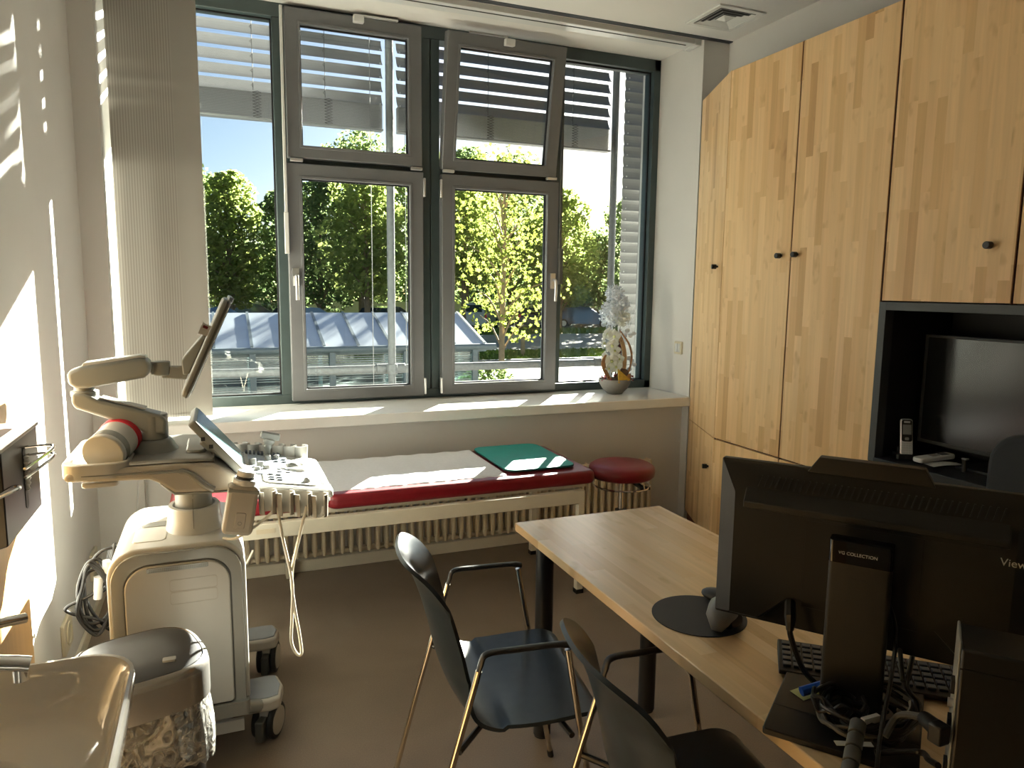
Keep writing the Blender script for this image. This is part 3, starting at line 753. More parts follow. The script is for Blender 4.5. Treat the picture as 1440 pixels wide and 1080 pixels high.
TR = [(-1.6, 46, 9.6, 3.0, 'leafA', 'leafy tree beyond the car park at the far left of the window'), (.75, 44.9, 9.3, 2.1, 'leafB', 'round yellow green tree behind the blue cars'), (4.0, 49, 8.8, 2.2, 'leafC', 'dark green tree right of the sky gap in the left pane'),
      (5.9, 46, 9.6, 2.4, 'leafC', 'dark green tree, first one seen through the lower left casement'), (8.6, 47, 12.6, 3.2, 'leafA', 'tall leafy tree reaching up to the left blind'),
      (12.4, 48, 12.6, 3.0, 'leafA', 'tall leafy tree behind the central window post'), (15.8, 47.5, 12.4, 2.9, 'leafC', 'dark green tree behind the silver van'),
      (19.3, 48, 12.2, 2.8, 'leafA', 'tall leafy tree far behind the young maple'), (22.3, 48.5, 9.2, 2.4, 'leafC', 'dark green tree behind the dark blue car'),
      (25.6, 49, 7.0, 2.6, 'leafC', 'low dark tree behind the flower arrangement'), (28.6, 48, 9.5, 2.6, 'leafA', 'leafy tree mostly hidden behind the lowered blind')]
for i, (x, y, h, r, lf, d) in enumerate(TR):
    tree('broadleaf_tree', x, y, h, r, d, lf, 6500, .16, 'trunk', .22, .20, 30+i, None, blobs=30)
tree('broadleaf_tree', 15.1, 20.3, 13.2, 2.4, 'tall tree added out of view behind the lowered blind to shade the room', 'leafA', 9000, .17, 'trunk', .2, .82, 91, None, blobs=26)  # unseen tree added to keep the sun off the deeper room
tree('broadleaf_tree', 6.4, 33.5, 8.6, 2.0, 'dark stemmed leafy tree just beyond the road, seen through the lower left casement', 'leafB', 5500, .15, 'trunk', .16, .30, 77, blobs=22)
tree('broadleaf_tree', 11.4, 34.5, 8.9, 1.9, 'leafy tree beyond the road behind the young maple', 'leafB', 5000, .15, 'trunk', .15, .36, 78, blobs=22)
tree('broadleaf_tree', 20.3, 42.0, 9.0, 2.3, 'light green tree beyond the road at the right pane', 'leafB', 5500, .17, 'trunk', .18, .24, 79, blobs=22)
hd = M(); rnd = random.Random(5)
for i in range(60):
    x = -10 + i*.85; leaf_cluster(hd, (x, 57+rnd.uniform(-1, 1), GZ+2.6), (1.2, 1.0, 2.9+rnd.uniform(-.5, .6)), 420, .24, rnd)
o = obj('hedge', hd, 'leafC', smooth=0, origin=(15, 57, GZ)); tag(o, 'continuous dark green hedge behind the pale boundary wall', 'hedge')
sb = M(); leaf_cluster(sb, (5.35, 14.6, GZ+.45), (.75, .5, .5), 1800, .05, rnd); o = obj('shrub', sb, 'leafA', smooth=0, origin=(5.35, 14.6, GZ)); tag(o, 'small green shrub on the paving right of the shelter', 'shrub')
# ------------------------------------------------------------------ built-in cupboards
def knob(x, y, z, par, d=(-1, 0)):
    dx, dy = d
    k = M().cyl((x, y, z), (x+dx*.012, y+dy*.012, z), .006, n=12).cyl((x+dx*.010, y+dy*.010, z), (x+dx*.036, y+dy*.036, z), .0135, n=18)
    return obj('knob', k, 'blackmetal', par, bevel=.002, label='short black round knob')
XC = 2.60; T = .02
def door(y0, y1, z0, z1, par, ky=None, kz=None, g=.0030):
    d = obj('door', M().box(XC, XC+T, y0+g, y1-g, z0+g, z1-g), 'wood_v', par, bevel=.0012)
    obj('core_edge', M().box(XC+.004, XC+T+.004, y0+.0004, y0+g, z0, z1).box(XC+.004, XC+T+.004, y1-g, y1-.0004, z0, z1), 'gapred', d, smooth=0)
    if ky is not None: knob(XC, ky, kz, d)
    return d
cc = thing('corner_cupboard', (2.75, 3.6, 0), 'narrow angled birch cupboard filling the corner between the tall doors and the window wall', 'cupboard')
dx, dy = .389, .921; nx, ny = -.921, .389
def cham(s, o): return (2.60+dx*s+nx*o, 3.333+dy*s+ny*o)
for (z0, z1, kz) in ((.687, 2.69, 1.655), (.07, .683, .50)):
    q = M().prism([cham(.003, -T), cham(.628, -T), cham(.628, 0), cham(.003, 0)], z0, z1, 'z')
    d = obj('door', q, 'wood_c', cc, bevel=.0012)
    p = cham(.085, 0); knob(p[0], p[1], kz, d, (nx, ny))
obj('body', M().prism([(2.624, 3.338), (2.855, 3.90), (3.035, 3.90), (3.035, 3.338)], .0, 2.685, 'z'), 'gapred', cc, smooth=0, label='dark red core seen only in the joints')
tc = thing('tall_cupboard', (2.8, 2.8, .69), 'tall two-door birch cupboard left of the black niche', 'cupboard')
obj('body', M().box(2.624, 3.035, 2.279, 3.334, .69, 2.686), 'gapred', tc, smooth=0, label='dark red core seen only in the joints')
door(2.815, 3.333, .686, 2.69, tc, 2.877, 1.695); door(2.276, 2.813, .686, 2.69, tc, 2.768, 1.697)
bc = thing('base_cupboard', (2.8, 2.8, 0), 'low birch cupboard below the tall two-door cupboard', 'cupboard')
obj('body', M().box(2.624, 3.035, 2.279, 3.334, 0, .682), 'gapred', bc, smooth=0, label='dark red core seen only in the joints')
door(2.815, 3.333, .07, .683, bc); door(2.276, 2.813, .07, .683, bc)
wc = thing('wall_cupboard', (2.8, 1.7, 1.485), 'two-door birch wall cupboard above the black niche', 'cupboard')
obj('body', M().box(2.624, 3.035, 1.19, 2.275, 1.49, 2.686), 'gapred', wc, smooth=0, label='dark red core seen only in the joints')
door(1.728, 2.272, 1.484, 2.69, wc, 1.815, 1.694); door(1.19, 1.724, 1.484, 2.69, wc, 1.665, 1.694)
w2 = thing('wall_cupboard', (2.8, .6, 1.485), 'birch wall cupboard at the right edge of the photo, nearest the camera', 'cupboard')
obj('body', M().box(2.624, 3.035, .10, 1.187, 1.49, 2.686), 'gapred', w2, smooth=0)
door(.65, 1.187, 1.484, 2.69, w2); door(.10, .646, 1.484, 2.69, w2)
ni = thing('cupboard_niche', (2.8, 1.3, .80), 'black lined niche with dark grey frame between the birch wall cupboards and the worktop', 'niche')
obj('frame', M().box(2.592, 2.64, 2.238, 2.272, .80, 1.482).box(2.592, 2.64, .10, 2.238, 1.448, 1.482), 'nichegrey', ni, bevel=.001)
obj('lining', M().box(3.0, 3.035, .10, 2.272, .80, 1.482).box(2.64, 3.0, 2.24, 2.272, .80, 1.482).box(2.64, 3.0, .10, 2.24, 1.45, 1.482), 'nicheblack', ni, smooth=0)
wt = obj('worktop', M().box(2.585, 3.0, .10, 2.24, .782, .82), 'nicheblack', bevel=.003, origin=(2.8, 1.2, .782)); tag(wt, 'black worktop forming the floor of the niche', 'worktop')
lc = thing('base_cupboard', (2.8, 1.2, 0), 'birch base cupboard below the black worktop', 'cupboard')
obj('body', M().box(2.624, 3.035, .10, 2.272, 0, .780), 'gapred', lc, smooth=0)
for a, b_ in ((1.735, 2.272), (1.19, 1.733), (.65, 1.188), (.10, .648)): door(a, b_, .07, .778, lc)

# TV in the niche
tv = thing('television', (2.86, 1.8, .82), 'flat black television standing in the dark niche', 'television')
y0, y1 = 1.39, 2.21
obj('housing', M().box(2.812, 2.85, y0, y1, .882, 1.345), 'black', tv, bevel=.004)
obj('bezel', M().ring([(y0, .882), (y1, .882), (y1, 1.345), (y0, 1.345)], [(y0+.012, .896), (y1-.012, .896), (y1-.012, 1.335), (y0+.012, 1.335)], 2.806, 2.813, 'x'), 'blackm', tv)
obj('screen', M().box(2.809, 2.813, y0+.012, y1-.012, .896, 1.335), 'screen', tv)
obj('stand', M().box(2.80, 2.84, 1.75, 1.85, .83, .89).box(2.74, 2.92, 1.62, 1.98, .82, .832), 'black', tv, bevel=.003)

def rotz(x, y, z, a): return Matrix.Translation((x, y, z)) @ Matrix.Rotation(a, 4, 'Z')
# cordless phone standing in its cradle
X = rotz(2.69, 2.165, .82, R(58)) 
ph = thing('cordless_phone', (2.69, 2.165, .82), 'silver and black cordless phone standing upright in a black cradle in the niche', 'phone')
# local: x = to the right on the face, -y = facing the viewer ; face looks toward -y
X = rotz(2.69, 2.165, .82, R(-33))
obj('cradle', M(X).rprism(-.042, .042, -.02, .055, .012, 0, .022, 'z').box(-.03, .03, .012, .03, .02, .05), 'black', ph, bevel=.003)
Xt = X @ Matrix.Translation((0, 0, .014)) @ Matrix.Rotation(R(-12), 4, 'X')
obj('handset', M(Xt).rprism(-.0245, .0245, 0, .158, .013, -.009, .010), 'alu', ph, bevel=.003)
obj('face_plate', M(Xt).rprism(-.0205, .0205, .060, .152, .009, -.0105, -.009), 'black', ph)
obj('display', M(Xt).box(-.0165, .0165, -.0115, -.0104, .090, .132), 'keygrey', ph)
obj('label_strip', M(Xt).box(-.012, .012, -.0115, -.0104, .139, .147), 'white_plastic', ph)
k = M(Xt)
for r in range(5):
    for c_ in range(3): k.box(-.0185+c_*.0127, -.0075+c_*.0127, -.0115, -.009, .008+r*.0098, .0155+r*.0098)
obj('keys', k, 'white_plastic', ph, bevel=.0008)
obj('navigation_key', M(Xt).rprism(-.008, .008, .066, .078, .004, -.0118, -.0104), 'keygrey', ph)
# second handset lying on the worktop, and a paper card
X = rotz(2.745, 2.075, .82, R(-8))
p2 = thing('cordless_phone', (2.745, 2.075, .82), 'light grey handset lying flat on the black worktop beside the standing phone', 'phone')
Xp = X @ Matrix.Translation((0, 0, .012)) @ Matrix.Rotation(R(-4), 4, 'Y')
obj('handset', M(Xp).rprism(-.09, .085, -.026, .026, .014, 0, .02, 'z'), 'white_plastic', p2, bevel=.006, seg=3)
obj('display', M(Xp).rprism(.025, .062, -.015, .015, .004, .0195, .0212, 'z'), 'keydark', p2)
obj('keys', M(Xp).box(-.02, .015, -.014, .014, .0198, .0212), 'keygrey', p2)
pc_ = obj('paper_card', M(rotz(2.742, 2.022, .82, R(-14))).grid(lambda u, v: (-.075+.15*u, -.03+.06*v, .004+.006*math.sin(PI*u)), 8, 2, .0008), 'white_plastic', origin=(2.742, 2.022, .82)); tag(pc_, 'small white card lying in front of the grey handset in the niche', 'card')
jk = thing('desk_microphone', (2.72, 1.925, .82), 'tiny black upright gadget with pale tip on the black worktop', 'gadget')
obj('body', M().cyl((2.72, 1.925, .82), (2.72, 1.925, .868), .010, n=12), 'black', jk); obj('tip', M().rprism(2.711, 2.729, .868, .875, .003, 1.915, 1.935), 'keygrey', jk)

# ------------------------------------------------------------------ light switch and sockets
sw = thing('light_switch', (2.85, 4.06, 1.14), 'small white double switch on the window reveal right of the flowers', 'switch')
obj('plate', M().rprism(4.018, 4.102, 1.098, 1.182, .006, 2.838, 2.85, 'x'), 'outlet', sw, bevel=.002)
obj('rocker', M().rprism(4.031, 4.058, 1.112, 1.168, .003, 2.834, 2.839, 'x'), 'white_plastic', sw, bevel=.001); obj('rocker', M().rprism(4.062, 4.089, 1.112, 1.168, .003, 2.834, 2.839, 'x'), 'white_plastic', sw, bevel=.001)
for i, (y, lab, z) in enumerate(((3.66, 'cream wall socket nearest the room corner, low on the left wall', .25), (3.33, 'cream wall socket behind the cable bundle, low on the left wall', .25), (3.0, 'cream wall socket on the left wall, nearest the waste bin', .22))):
    s_ = thing('wall_socket', (XL, y, z), lab, 'socket')
    obj('plate', M().rprism(y-.075, y+.075, z-.06, z+.06, .008, XL, XL+.014, 'x'), 'outlet', s_, bevel=.003)
    obj('outlet_well', M().ring([(y+.045*math.cos(a*PI/8), z+.045*math.sin(a*PI/8)) for a in range(16)], [(y+.036*math.cos(a*PI/8), z+.036*math.sin(a*PI/8)) for a in range(16)], XL+.014, XL+.018, 'x'), 'outlet', s_)

# ceiling air vent
v = thing('air_vent', (2.74, 3.59, ZC), 'square white ceiling diffuser with stepped louvres near the cupboards', 'air vent')
cx, cy = 2.74, 3.59; h = .158
def sq(r): return [(cx-r, cy-r), (cx+r, cy-r), (cx+r, cy+r), (cx-r, cy+r)]
obj('outer_frame', M().ring(sq(h), sq(h-.032), ZC-.010, ZC, 'z'), 'sill', v, bevel=.002)
obj('duct', M().prism(sq(h-.032), ZC-.0015, ZC-.0005, 'z'), 'gasket', v)
for i, r in enumerate((.120, .092, .064)):
    m = M(); a, b_ = sq(r), sq(r-.020)
    m.faces([(x, y, ZC-.010+.000*i) for x, y in a] + [(x, y, ZC-.003) for x, y in b_], [(0,1,5,4), (1,2,6,5), (2,3,7,6), (3,0,4,7)])
    obj('louvre', m, 'sill', v, smooth=0)
m = M(); m.faces([(x, y, ZC-.006) for x, y in sq(.040)] + [(cx, cy, ZC-.024)], [(0,1,4), (1,2,4), (2,3,4), (3,0,4)]); obj('centre_pyramid', m, 'sill', v, smooth=0)
v2 = thing('ceiling_panel', (2.25, 3.2, ZC), 'flat pale ceiling hatch at the upper edge of the photo', 'ceiling panel')
obj('hatch', M().box(2.0, 2.43, 2.80, 3.30, ZC-.008, ZC), 'ceil', v2, bevel=.003)

# ------------------------------------------------------------------ radiator
rd = thing('radiator', (1.25, 3.83, 0), 'long cream column radiator below the window sill', 'radiator')
n = 0; x = .0
proto = None
while x < 2.50:
    if proto is None:
        m = M()
        for y in (3.800, 3.842): m.tube([(0, y, .10), (0, y, .12), (0, y, .45), (0, y, .465)], [.009, .0128, .0128, .009], 10)
        m.tube([(0, 3.80, .112), (0, 3.842, .112)], .013, 8).tube([(0, 3.80, .452), (0, 3.842, .452)], .013, 8)
        me_o = obj('column', m, 'radiator', rd); proto = me_o; px0 = 0.0
    else:
        c = proto.copy(); COL.objects.link(c); c.location = (x, 0, 0)
    x += .0478; n += 1
# the columns' own offsets: root at (1.25, 3.83, 0), prototype at x = 0
for x in (.3, 2.2): obj('foot', M().box(x-.02, x+.02, 3.79, 3.85, 0, .10), 'cream', rd, bevel=.003)
obj('header_tube', M().cyl((-.02, 3.821, .108), (2.50, 3.821, .108), .013, n=10).cyl((-.02, 3.821, .452), (2.50, 3.821, .452), .013, n=10), 'radiator', rd)
pp = obj('heating_pipe', M().cyl((-.365, 3.965, .345), (.02, 3.965, .345), .013, n=12).cyl((.02, 3.965, .345), (.02, 3.821, .345), .012, n=12).cyl((.02, 3.821, .345), (.02, 3.821, .12), .012, n=12), 'cream', origin=(-.2, 3.965, .345)); tag(pp, 'cream heating pipe running along the wall at the left end of the radiator', 'pipe')

# ------------------------------------------------------------------ examination couch
co = thing('examination_couch', (.75, 3.36, 0), 'low examination couch with dark red vinyl pads standing in front of the radiator', 'couch')
def pad(x0, x1, y0, y1, z0, z1, r=.05):
    m = M(); return m.rprism(x0, x1, y0, y1, r, z0, z1, 'z', n=5)
obj('pad', pad(.41, 1.735, 3.115, 3.765, .553, .620), 'red', co, bevel=.024, seg=5, smooth=60)
obj('head_pad', pad(-.22, .40, 3.13, 3.75, .553, .618), 'red', co, bevel=.024, seg=5, smooth=60)
obj('board', M().box(-.17, 1.69, 3.16, 3.72, .532, .556), 'cream', co)
obj('side_rail', M().box(-.08, 1.655, 3.095, 3.13, .467, .532), 'cream', co, bevel=.003); obj('side_rail', M().box(-.08, 1.655, 3.67, 3.705, .467, .532), 'cream', co, bevel=.003)
obj('end_rail', M().box(1.620, 1.655, 3.13, 3.67, .47, .53), 'cream', co, bevel=.003)
for x in (-.06, 1.62):
    for y in (3.095, 3.67):
        l = obj('leg', M().box(x, x+.035, y, y+.035, .02, .47), 'cream', co, bevel=.003); obj('rubber_foot', M().box(x-.002, x+.037, y-.002, y+.037, 0, .022), 'rubber', l)
obj('crank_bracket', M().box(.0, .06, 3.3, 3.4, .40, .532).tube(spline([(.03, 3.1, .49), (.02, 3.05, .42), (.06, 3.04, .38), (.10, 3.05, .44)]), .006, 6), 'cream', co)
obj('maker_plate', M().box(.115, .19, 3.0935, 3.0952, .49, .51), 'radiator', co)
pr = M()
rnd = random.Random(3)
wob = [rnd.uniform(-.006, .006) for _ in range(60)]
def pf(u, v):
    x = .44 + .83*u; y = 3.165 + .585*v + (wob[int(u*40)]*(1-v)*1.2)
    z = .6240 + .003*math.sin(u*40)*(.3+.7*v)*.6
    if v < .03: z -= .012
    return (x, y, z)
pr.grid(pf, 40, 30, .0015)
p = obj('paper_sheet', pr, 'paper', origin=(.8, 3.45, .62)); tag(p, 'crinkled white paper sheet spread over the red couch', 'paper sheet')
mt = thing('foam_mat', (1.47, 3.48, .626), 'teal foam mat with rounded corners lying on the couch end', 'mat')
obj('mat_edge', M().rprism(1.283, 1.665, 3.20, 3.755, .06, .6285, .6345, 'z'), 'tealedge', mt)
obj('mat_top', M().rprism(1.285, 1.663, 3.202, 3.753, .06, .6345, .6370, 'z'), 'teal', mt)
cd = obj('white_cord', M().tube(spline([(-.40, 3.86, .78), (-.385, 3.86, .62), (-.395, 3.86, .48), (-.405, 3.85, .34), (-.37, 3.84, .24), (-.30, 3.84, .2)]), .004, 8), 'white_plastic', origin=(-.4, 3.86, .5)); tag(cd, 'thin white cord hanging from the curtain down the wall beside the heating pipe', 'cord')

# ------------------------------------------------------------------ stool
st = thing('stool', (2.03, 3.38, 0), 'round dark red vinyl stool with chrome column beside the couch', 'stool')
c = (2.03, 3.38, 0)
obj('seat', M().lathe(c, [(.10,.50),(.165,.502),(.178,.515),(.182,.54),(.178,.560),(.160,.572),(.10,.576),(.01,.577)], 40), 'red', st, smooth=60)
obj('ring', M().tube([(c[0]+.155*math.cos(a*PI/20), c[1]+.155*math.sin(a*PI/20), .455) for a in range(40)], .0055, 8, closed=True), 'chrome', st)
m = M()
for a in range(4): m.tube([(c[0]+.155*math.cos(a*PI/2+.4), c[1]+.155*math.sin(a*PI/2+.4), .455), (c[0]+.14*math.cos(a*PI/2+.4), c[1]+.14*math.sin(a*PI/2+.4), .50)], .004, 6)
obj('ring_support', m, 'chrome', st)
obj('column', M().cyl((c[0], c[1], .10), (c[0], c[1], .50), .014, n=16).cyl((c[0], c[1], .08), (c[0], c[1], .30), .024, n=16), 'chrome', st)
obj('height_lever', M().tube([(c[0]+.03, c[1]-.02, .49), (c[0]+.07, c[1]-.10, .455), (c[0]+.11, c[1]-.12, .452)], [.012, .014, .008], 8), 'black', st)
obj('collar', M().cyl((c[0], c[1], .28), (c[0], c[1], .315), .03, n=16), 'black', st)
for a in range(5):
    an = a*2*PI/5 + .3; e = (c[0]+.24*math.cos(an), c[1]+.24*math.sin(an))
    b = obj('base_leg', M().tube([(c[0], c[1], .09), (e[0], e[1], .07)], [.018, .012], 10), 'chrome', st)
    obj('castor', M().cyl((e[0]-.012, e[1], .03), (e[0]+.012, e[1], .03), .03, n=14).cyl((e[0], e[1], .04), (e[0], e[1], .07), .007, n=8), 'rubber', b)

# ------------------------------------------------------------------ desk
dk = thing('desk', (1.185, 1.25, 0), 'birch desk with black round legs in the right foreground', 'desk')
obj('tabletop', M().box(.90, 1.47, .28, 2.175, .712, .74), 'wood_t', dk, bevel=.0025)
for x, y in ((.978, 2.10), (1.395, 2.10), (.978, .36), (1.395, .36)):
    l = obj('leg', M().cyl((x, y, .008), (x, y, .708), .030, n=24), 'blackmetal', dk, bevel=.002)
    obj('mounting_plate', M().box(x-.05, x+.05, y-.05, y+.05, .704, .712), 'blackmetal', l); obj('foot_pad', M().cyl((x, y, 0), (x, y, .01), .026, n=20), 'rubber', l)

# ------------------------------------------------------------------ armchairs
def make_chair(label):
    c = thing('armchair', (0, 0, 0), label, 'chair', None)
    prof = spline([(.180, 0, .440), (.165, 0, .452), (.08, 0, .446), (-.04, 0, .440), (-.125, 0, .446), (-.18, 0, .474), (-.212, 0, .54), (-.236, 0, .64), (-.262, 0, .73), (-.290, 0, .80), (-.320, 0, .840)], 6)
    Ls = [0]
    for a, b in zip(prof, prof[1:]): Ls.append(Ls[-1] + (b-a).length)
    LT = Ls[-1]
    def at(s):
        s = max(0, min(LT-1e-6, s))
        for i in range(len(Ls)-1):
            if Ls[i+1] >= s:
                t = (s-Ls[i])/(Ls[i+1]-Ls[i]); return prof[i].lerp(prof[i+1], t)
    def fn(u, v):
        uu = math.sin((u*2-1)*PI/2*.999)
        k = .34; a = abs(uu); cut = 0
        if a > 1-k: cut = 1 - math.sqrt(max(0, 1-((a-(1-k))/k)**2))
        s0 = .052*cut; s1 = LT - .095*cut
        vv = .5-.5*math.cos(PI*v) if False else v
        s = s0 + (s1-s0)*vv; p = at(s); f = s/LT
        if f < .40: w = .225+.012*math.sin(PI*f/.4)
        else: w = .225 - (f-.40)/.60*.052
        q = p.x; z = p.z
        if f > .35: q += .056*uu*uu*min(1, (f-.35)/.25)*(1 if f < .85 else 1-(f-.85)/.15*.5)
        else: z += .010*uu*uu*(1 if f > .08 else f/.08)
        return (q, uu*w, z)
    sh = M(); sh.grid(fn, 26, 54, .010)
    obj('seat_shell', sh, 'chair', c, smooth=50)
    for s in (-1, 1):
        y = s*.262
        m = M()
        m.tube(spline([(-.315, s*.275, .012), (-.24, s*.270, .30), (-.152, y, .618)], 3), .0085, 10)
        obj('leg', m, 'brushed', c, label='satin chrome rear leg'); 
        m = M(); m.tube(spline([(.185, s*.258, .012), (.125, s*.26, .33), (.068, y, .650)], 3), .0085, 10)
        obj('leg', m, 'brushed', c, label='satin chrome front leg')
        ar = M(); ar.tube(spline([(-.158, y, .590), (-.148, y, .632), (-.132, y, .659), (-.06, y, .663), (.045, y, .665), (.078, y, .660)], 5), [.0095]*5+[.011]*16+[.013]*5, 12, flat=.62)
        obj('armrest', ar, 'blackmetal', c, label='black armrest')
        obj('foot_cap', M().cyl((.187, s*.258, 0), (.183, s*.258, .02), .010, n=12).cyl((-.317, s*.275, 0), (-.312, s*.275, .02), .010, n=12), 'rubber', c)
    obj('under_frame', M().tube([(-.20, -.268, .42), (-.10, -.14, .425), (-.10, .14, .425), (-.20, .268, .42)], .008, 8).tube([(.085, -.26, .42), (.06, -.14, .428), (.06, .14, .428), (.085, .26, .42)], .008, 8).box(-.10, .06, -.145, -.13, .425, .44).box(-.10, .06, .13, .145, .425, .44), 'blackmetal', c)
    c.location = (.734, 1.760, 0); c.rotation_euler[2] = R(-9)
    return c
ch = make_chair('dark armchair with chrome legs standing clear on the open floor between ultrasound machine and desk')
dup(ch, (.930, 1.125, 0), R(-7), 'dark armchair pushed partly under the desk, nearest the camera')

oc = thing('office_chair', (2.08, 1.19, 0), 'black swivel office chair with upholstered back behind the monitor, in front of the niche', 'chair')
X = rotz(2.08, 1.19, 0, R(172))
obj('backrest', M(X).rprism(-.21, .21, .55, 1.13, .10, -.02, .04, 'x'), 'chairback', oc, bevel=.02, seg=3)
bb = oc.children[0] if oc.children else None
obj('seat', M(X).rprism(.0, .46, -.23, .23, .09, .43, .50, 'z'), 'black', oc, bevel=.02, seg=3)
obj('spine', M(X).tube(spline([(.2, 0, .42), (-.02, 0, .43), (-.08, 0, .55), (-.05, 0, .8)]), .02, 8), 'blackmetal', oc)
obj('gas_lift', M(X).cyl((.22, 0, .09), (.22, 0, .43), .024), 'blackmetal', oc)
for a in range(5):
    an = a*2*PI/5; b = obj('base_leg', M(X).tube([(.22, 0, .10), (.22+.28*math.cos(an), .28*math.sin(an), .075)], [.026, .016], 8), 'blackmetal', oc)
    obj('castor', M(X).cyl((.22+.28*math.cos(an), .28*math.sin(an)-.022, .03), (.22+.28*math.cos(an), .28*math.sin(an)+.022, .03), .03, n=14).cyl((.22+.28*math.cos(an), .28*math.sin(an), .03), (.22+.28*math.cos(an), .28*math.sin(an), .08), .008, n=8), 'rubber', b)

# ------------------------------------------------------------------ monitor (seen from behind)
mo = thing('monitor', (1.06, .92, .74), 'large black monitor seen from behind on its column stand at the right', 'monitor')
# local frame: x = (.6,-.8) along the width, y = (-.8,-.6) towards the camera side, z up
F = Matrix(((.6, -.8, 0, 1.117), (-.8, -.6, 0, .974), (0, 0, 1, 0), (0, 0, 0, 1)))
# thin shell then the thicker electronics hump
obj('housing', M(F).rprism(-.27, .27, .852, 1.182, .004, -.012, .006), 'blackm', mo, bevel=.002)
obj('screen', M(F).box(-.262, .262, -.0135, -.0119, .868, 1.176), 'screen', mo)
bk = M(F)
obj('ridge_shade_strip', M(F).box(-.21, .22, .029, .032, 1.086, 1.092), 'gasket', mo)  # dark strip standing in for the shade below the ridge
A = [(-.268, .856), (-.180, .856), (-.125, .912), (.125, .912), (.180, .856), (.268, .856), (.268, 1.178), (-.268, 1.178)]
B = [(-.235, .868), (-.180, .868), (-.127, .920), (.127, .920), (.180, .868), (.235, .868), (.235, 1.120), (-.235, 1.120)]
v8 = [(x, .006, z) for x, z in A] + [(x, .030, z) for x, z in B]
bk.faces(v8, [tuple(range(15, 7, -1))] + [(i, (i+1) % 8, (i+1) % 8+8, i+8) for i in range(8)])
back = obj('back_cover', bk, 'blackm', mo, smooth=25)
rg = M(F); rg.prism([(.010, 1.150), (.046, 1.108), (.046, 1.096), (.030, 1.092), (.010, 1.092)], -.215, .225, 'x')
# prism on 'x' takes (y,z)
obj('ridge', rg, 'blackm', mo, bevel=.002)
vt = M(F)
for i in range(37):
    x = -.195 + i*.0112
    vt.faces([(x, .0262, 1.137), (x+.0028, .0262, 1.137), (x+.0028+.006, .0142, 1.158), (x+.006, .0142, 1.158), (x, .029, 1.137), (x+.0028, .029, 1.137), (x+.0088, .017, 1.158), (x+.006, .017, 1.158)], [(0,1,5,4), (1,2,6,5), (2,3,7,6), (3,0,4,7), (4,5,6,7)])
obj('vent_slots', vt, 'gasket', mo, smooth=0)
obj('camera_housing', M(F).prism([(-.105, 1.176), (.110, 1.176), (.092, 1.207), (-.085, 1.207)], -.012, .014), 'blackm', mo, bevel=.002)
obj('panel_seam', M(F).ring([(-.10, .91), (.10, .91), (.10, 1.085), (-.10, 1.085)], [(-.0985, .9115), (.0985, .9115), (.0985, 1.0835), (-.0985, 1.0835)], .030, .0308), 'gasket', mo, smooth=0)
obj('hinge_block', M(F).box(-.03, .03, .028, .066, .95, 1.03), 'black', mo, bevel=.003)
cl = obj('stand_column', M(F).rprism(-.048, .056, .055, .092, .008, .75, 1.075, 'z'), 'blackm', mo, bevel=.002)
obj('gloss_band', M(F).rprism(-.0485, .0565, .0545, .0925, .008, 1.035, 1.0755, 'z'), 'blackgloss', cl)
obj('track_cover', M(F).ring(rrect(-.012, .020, .79, 1.01, .006), rrect(-.0108, .0188, .7912, 1.0088, .005), .092, .0926), 'gasket', cl, smooth=0)
obj('base_plate', M(F).rprism(-.122, .122, -.065, .218, .006, .74, .752, 'z'), 'black', mo, bevel=.002)
obj('base_seam', M(F).box(-.12, .12, .128, .1295, .752, .7524), 'gasket', mo)
# lettering; text plane x->local x, y->z, normal -> +local y: mirror so that it reads from the camera side
TX = F @ Matrix(((1, 0, 0, 0), (0, 0, -1, 0), (0, 1, 0, 0), (0, 0, 0, 1)))
def TXat(x, z, y): return F @ Matrix.Translation((x, y, z)) @ Matrix(((1, 0, 0, 0), (0, 0, 1, 0), (0, 1, 0, 0), (0, 0, 0, 1)))
text('lettering', 'VG COLLECTION', .0082, 'text', mo, TXat(-.032, 1.052, .0929), .0002)
text('lettering', 'ViewSonic', .019, 'text', mo, TXat(.213, 1.062, .0306), .0002)
cb = obj('power_lead', M(F).tube(spline([(-.115, .034, .905), (-.112, .060, .895), (-.108, .062, .86), (-.085, .055, .80), (-.06, .045, .77), (-.03, .05, .76)]), .0055, 8), 'cable', mo); obj('plug', M(F).tube([(-.118, .030, .915), (-.112, .058, .898), (-.110, .062, .872)], [.010, .011, .007], 8), 'cable', cb)

# ------------------------------------------------------------------ desk things
def tag1(n, m, mt_, loc, lab, cat, **k): return tag(obj(n, m, mt_, origin=loc, **k), lab, cat)
tag1('mouse_pad', M().cyl((1.052, 1.372, .7405), (1.052, 1.372, .7425), .112, n=56), 'mousepad', (1.052, 1.372, .74), 'round thin black mouse pad on the desk left of the monitor', 'mouse pad')
vm = thing('vertical_mouse', (1.068, 1.300, .7425), 'grey blue vertical mouse standing on the round mouse pad', 'mouse')
X = rotz(1.072, 1.303, .743, R(30))
obj('body', M(X).tube([(-.045, 0, .004), (-.035, 0, .03), (-.01, .0, .040), (.02, 0, .034), (.048, 0, .016)], [.012, .030, .036, .033, .016], 14), 'bluegrey', vm, smooth=70)
obj('side_grip', M(X).tube([(-.03, -.018, .02), (.0, -.024, .026), (.03, -.02, .018)], [.014, .020, .013], 10), 'black', vm)
obj('buttons', M(X).tube([(.005, .012, .058), (.03, .012, .048), (.05, .010, .034)], [.012, .014, .009], 10), 'keydark', vm)
m_ = M(rotz(1.146, 1.418, .7425, R(20))); m_.ball((0, 0, .014), .030, .048, .016, 18, 10)
tag1('mouse', m_, 'black', (1.146, 1.418, .7425), 'small dark rounded mouse at the back edge of the mouse pad', 'mouse')
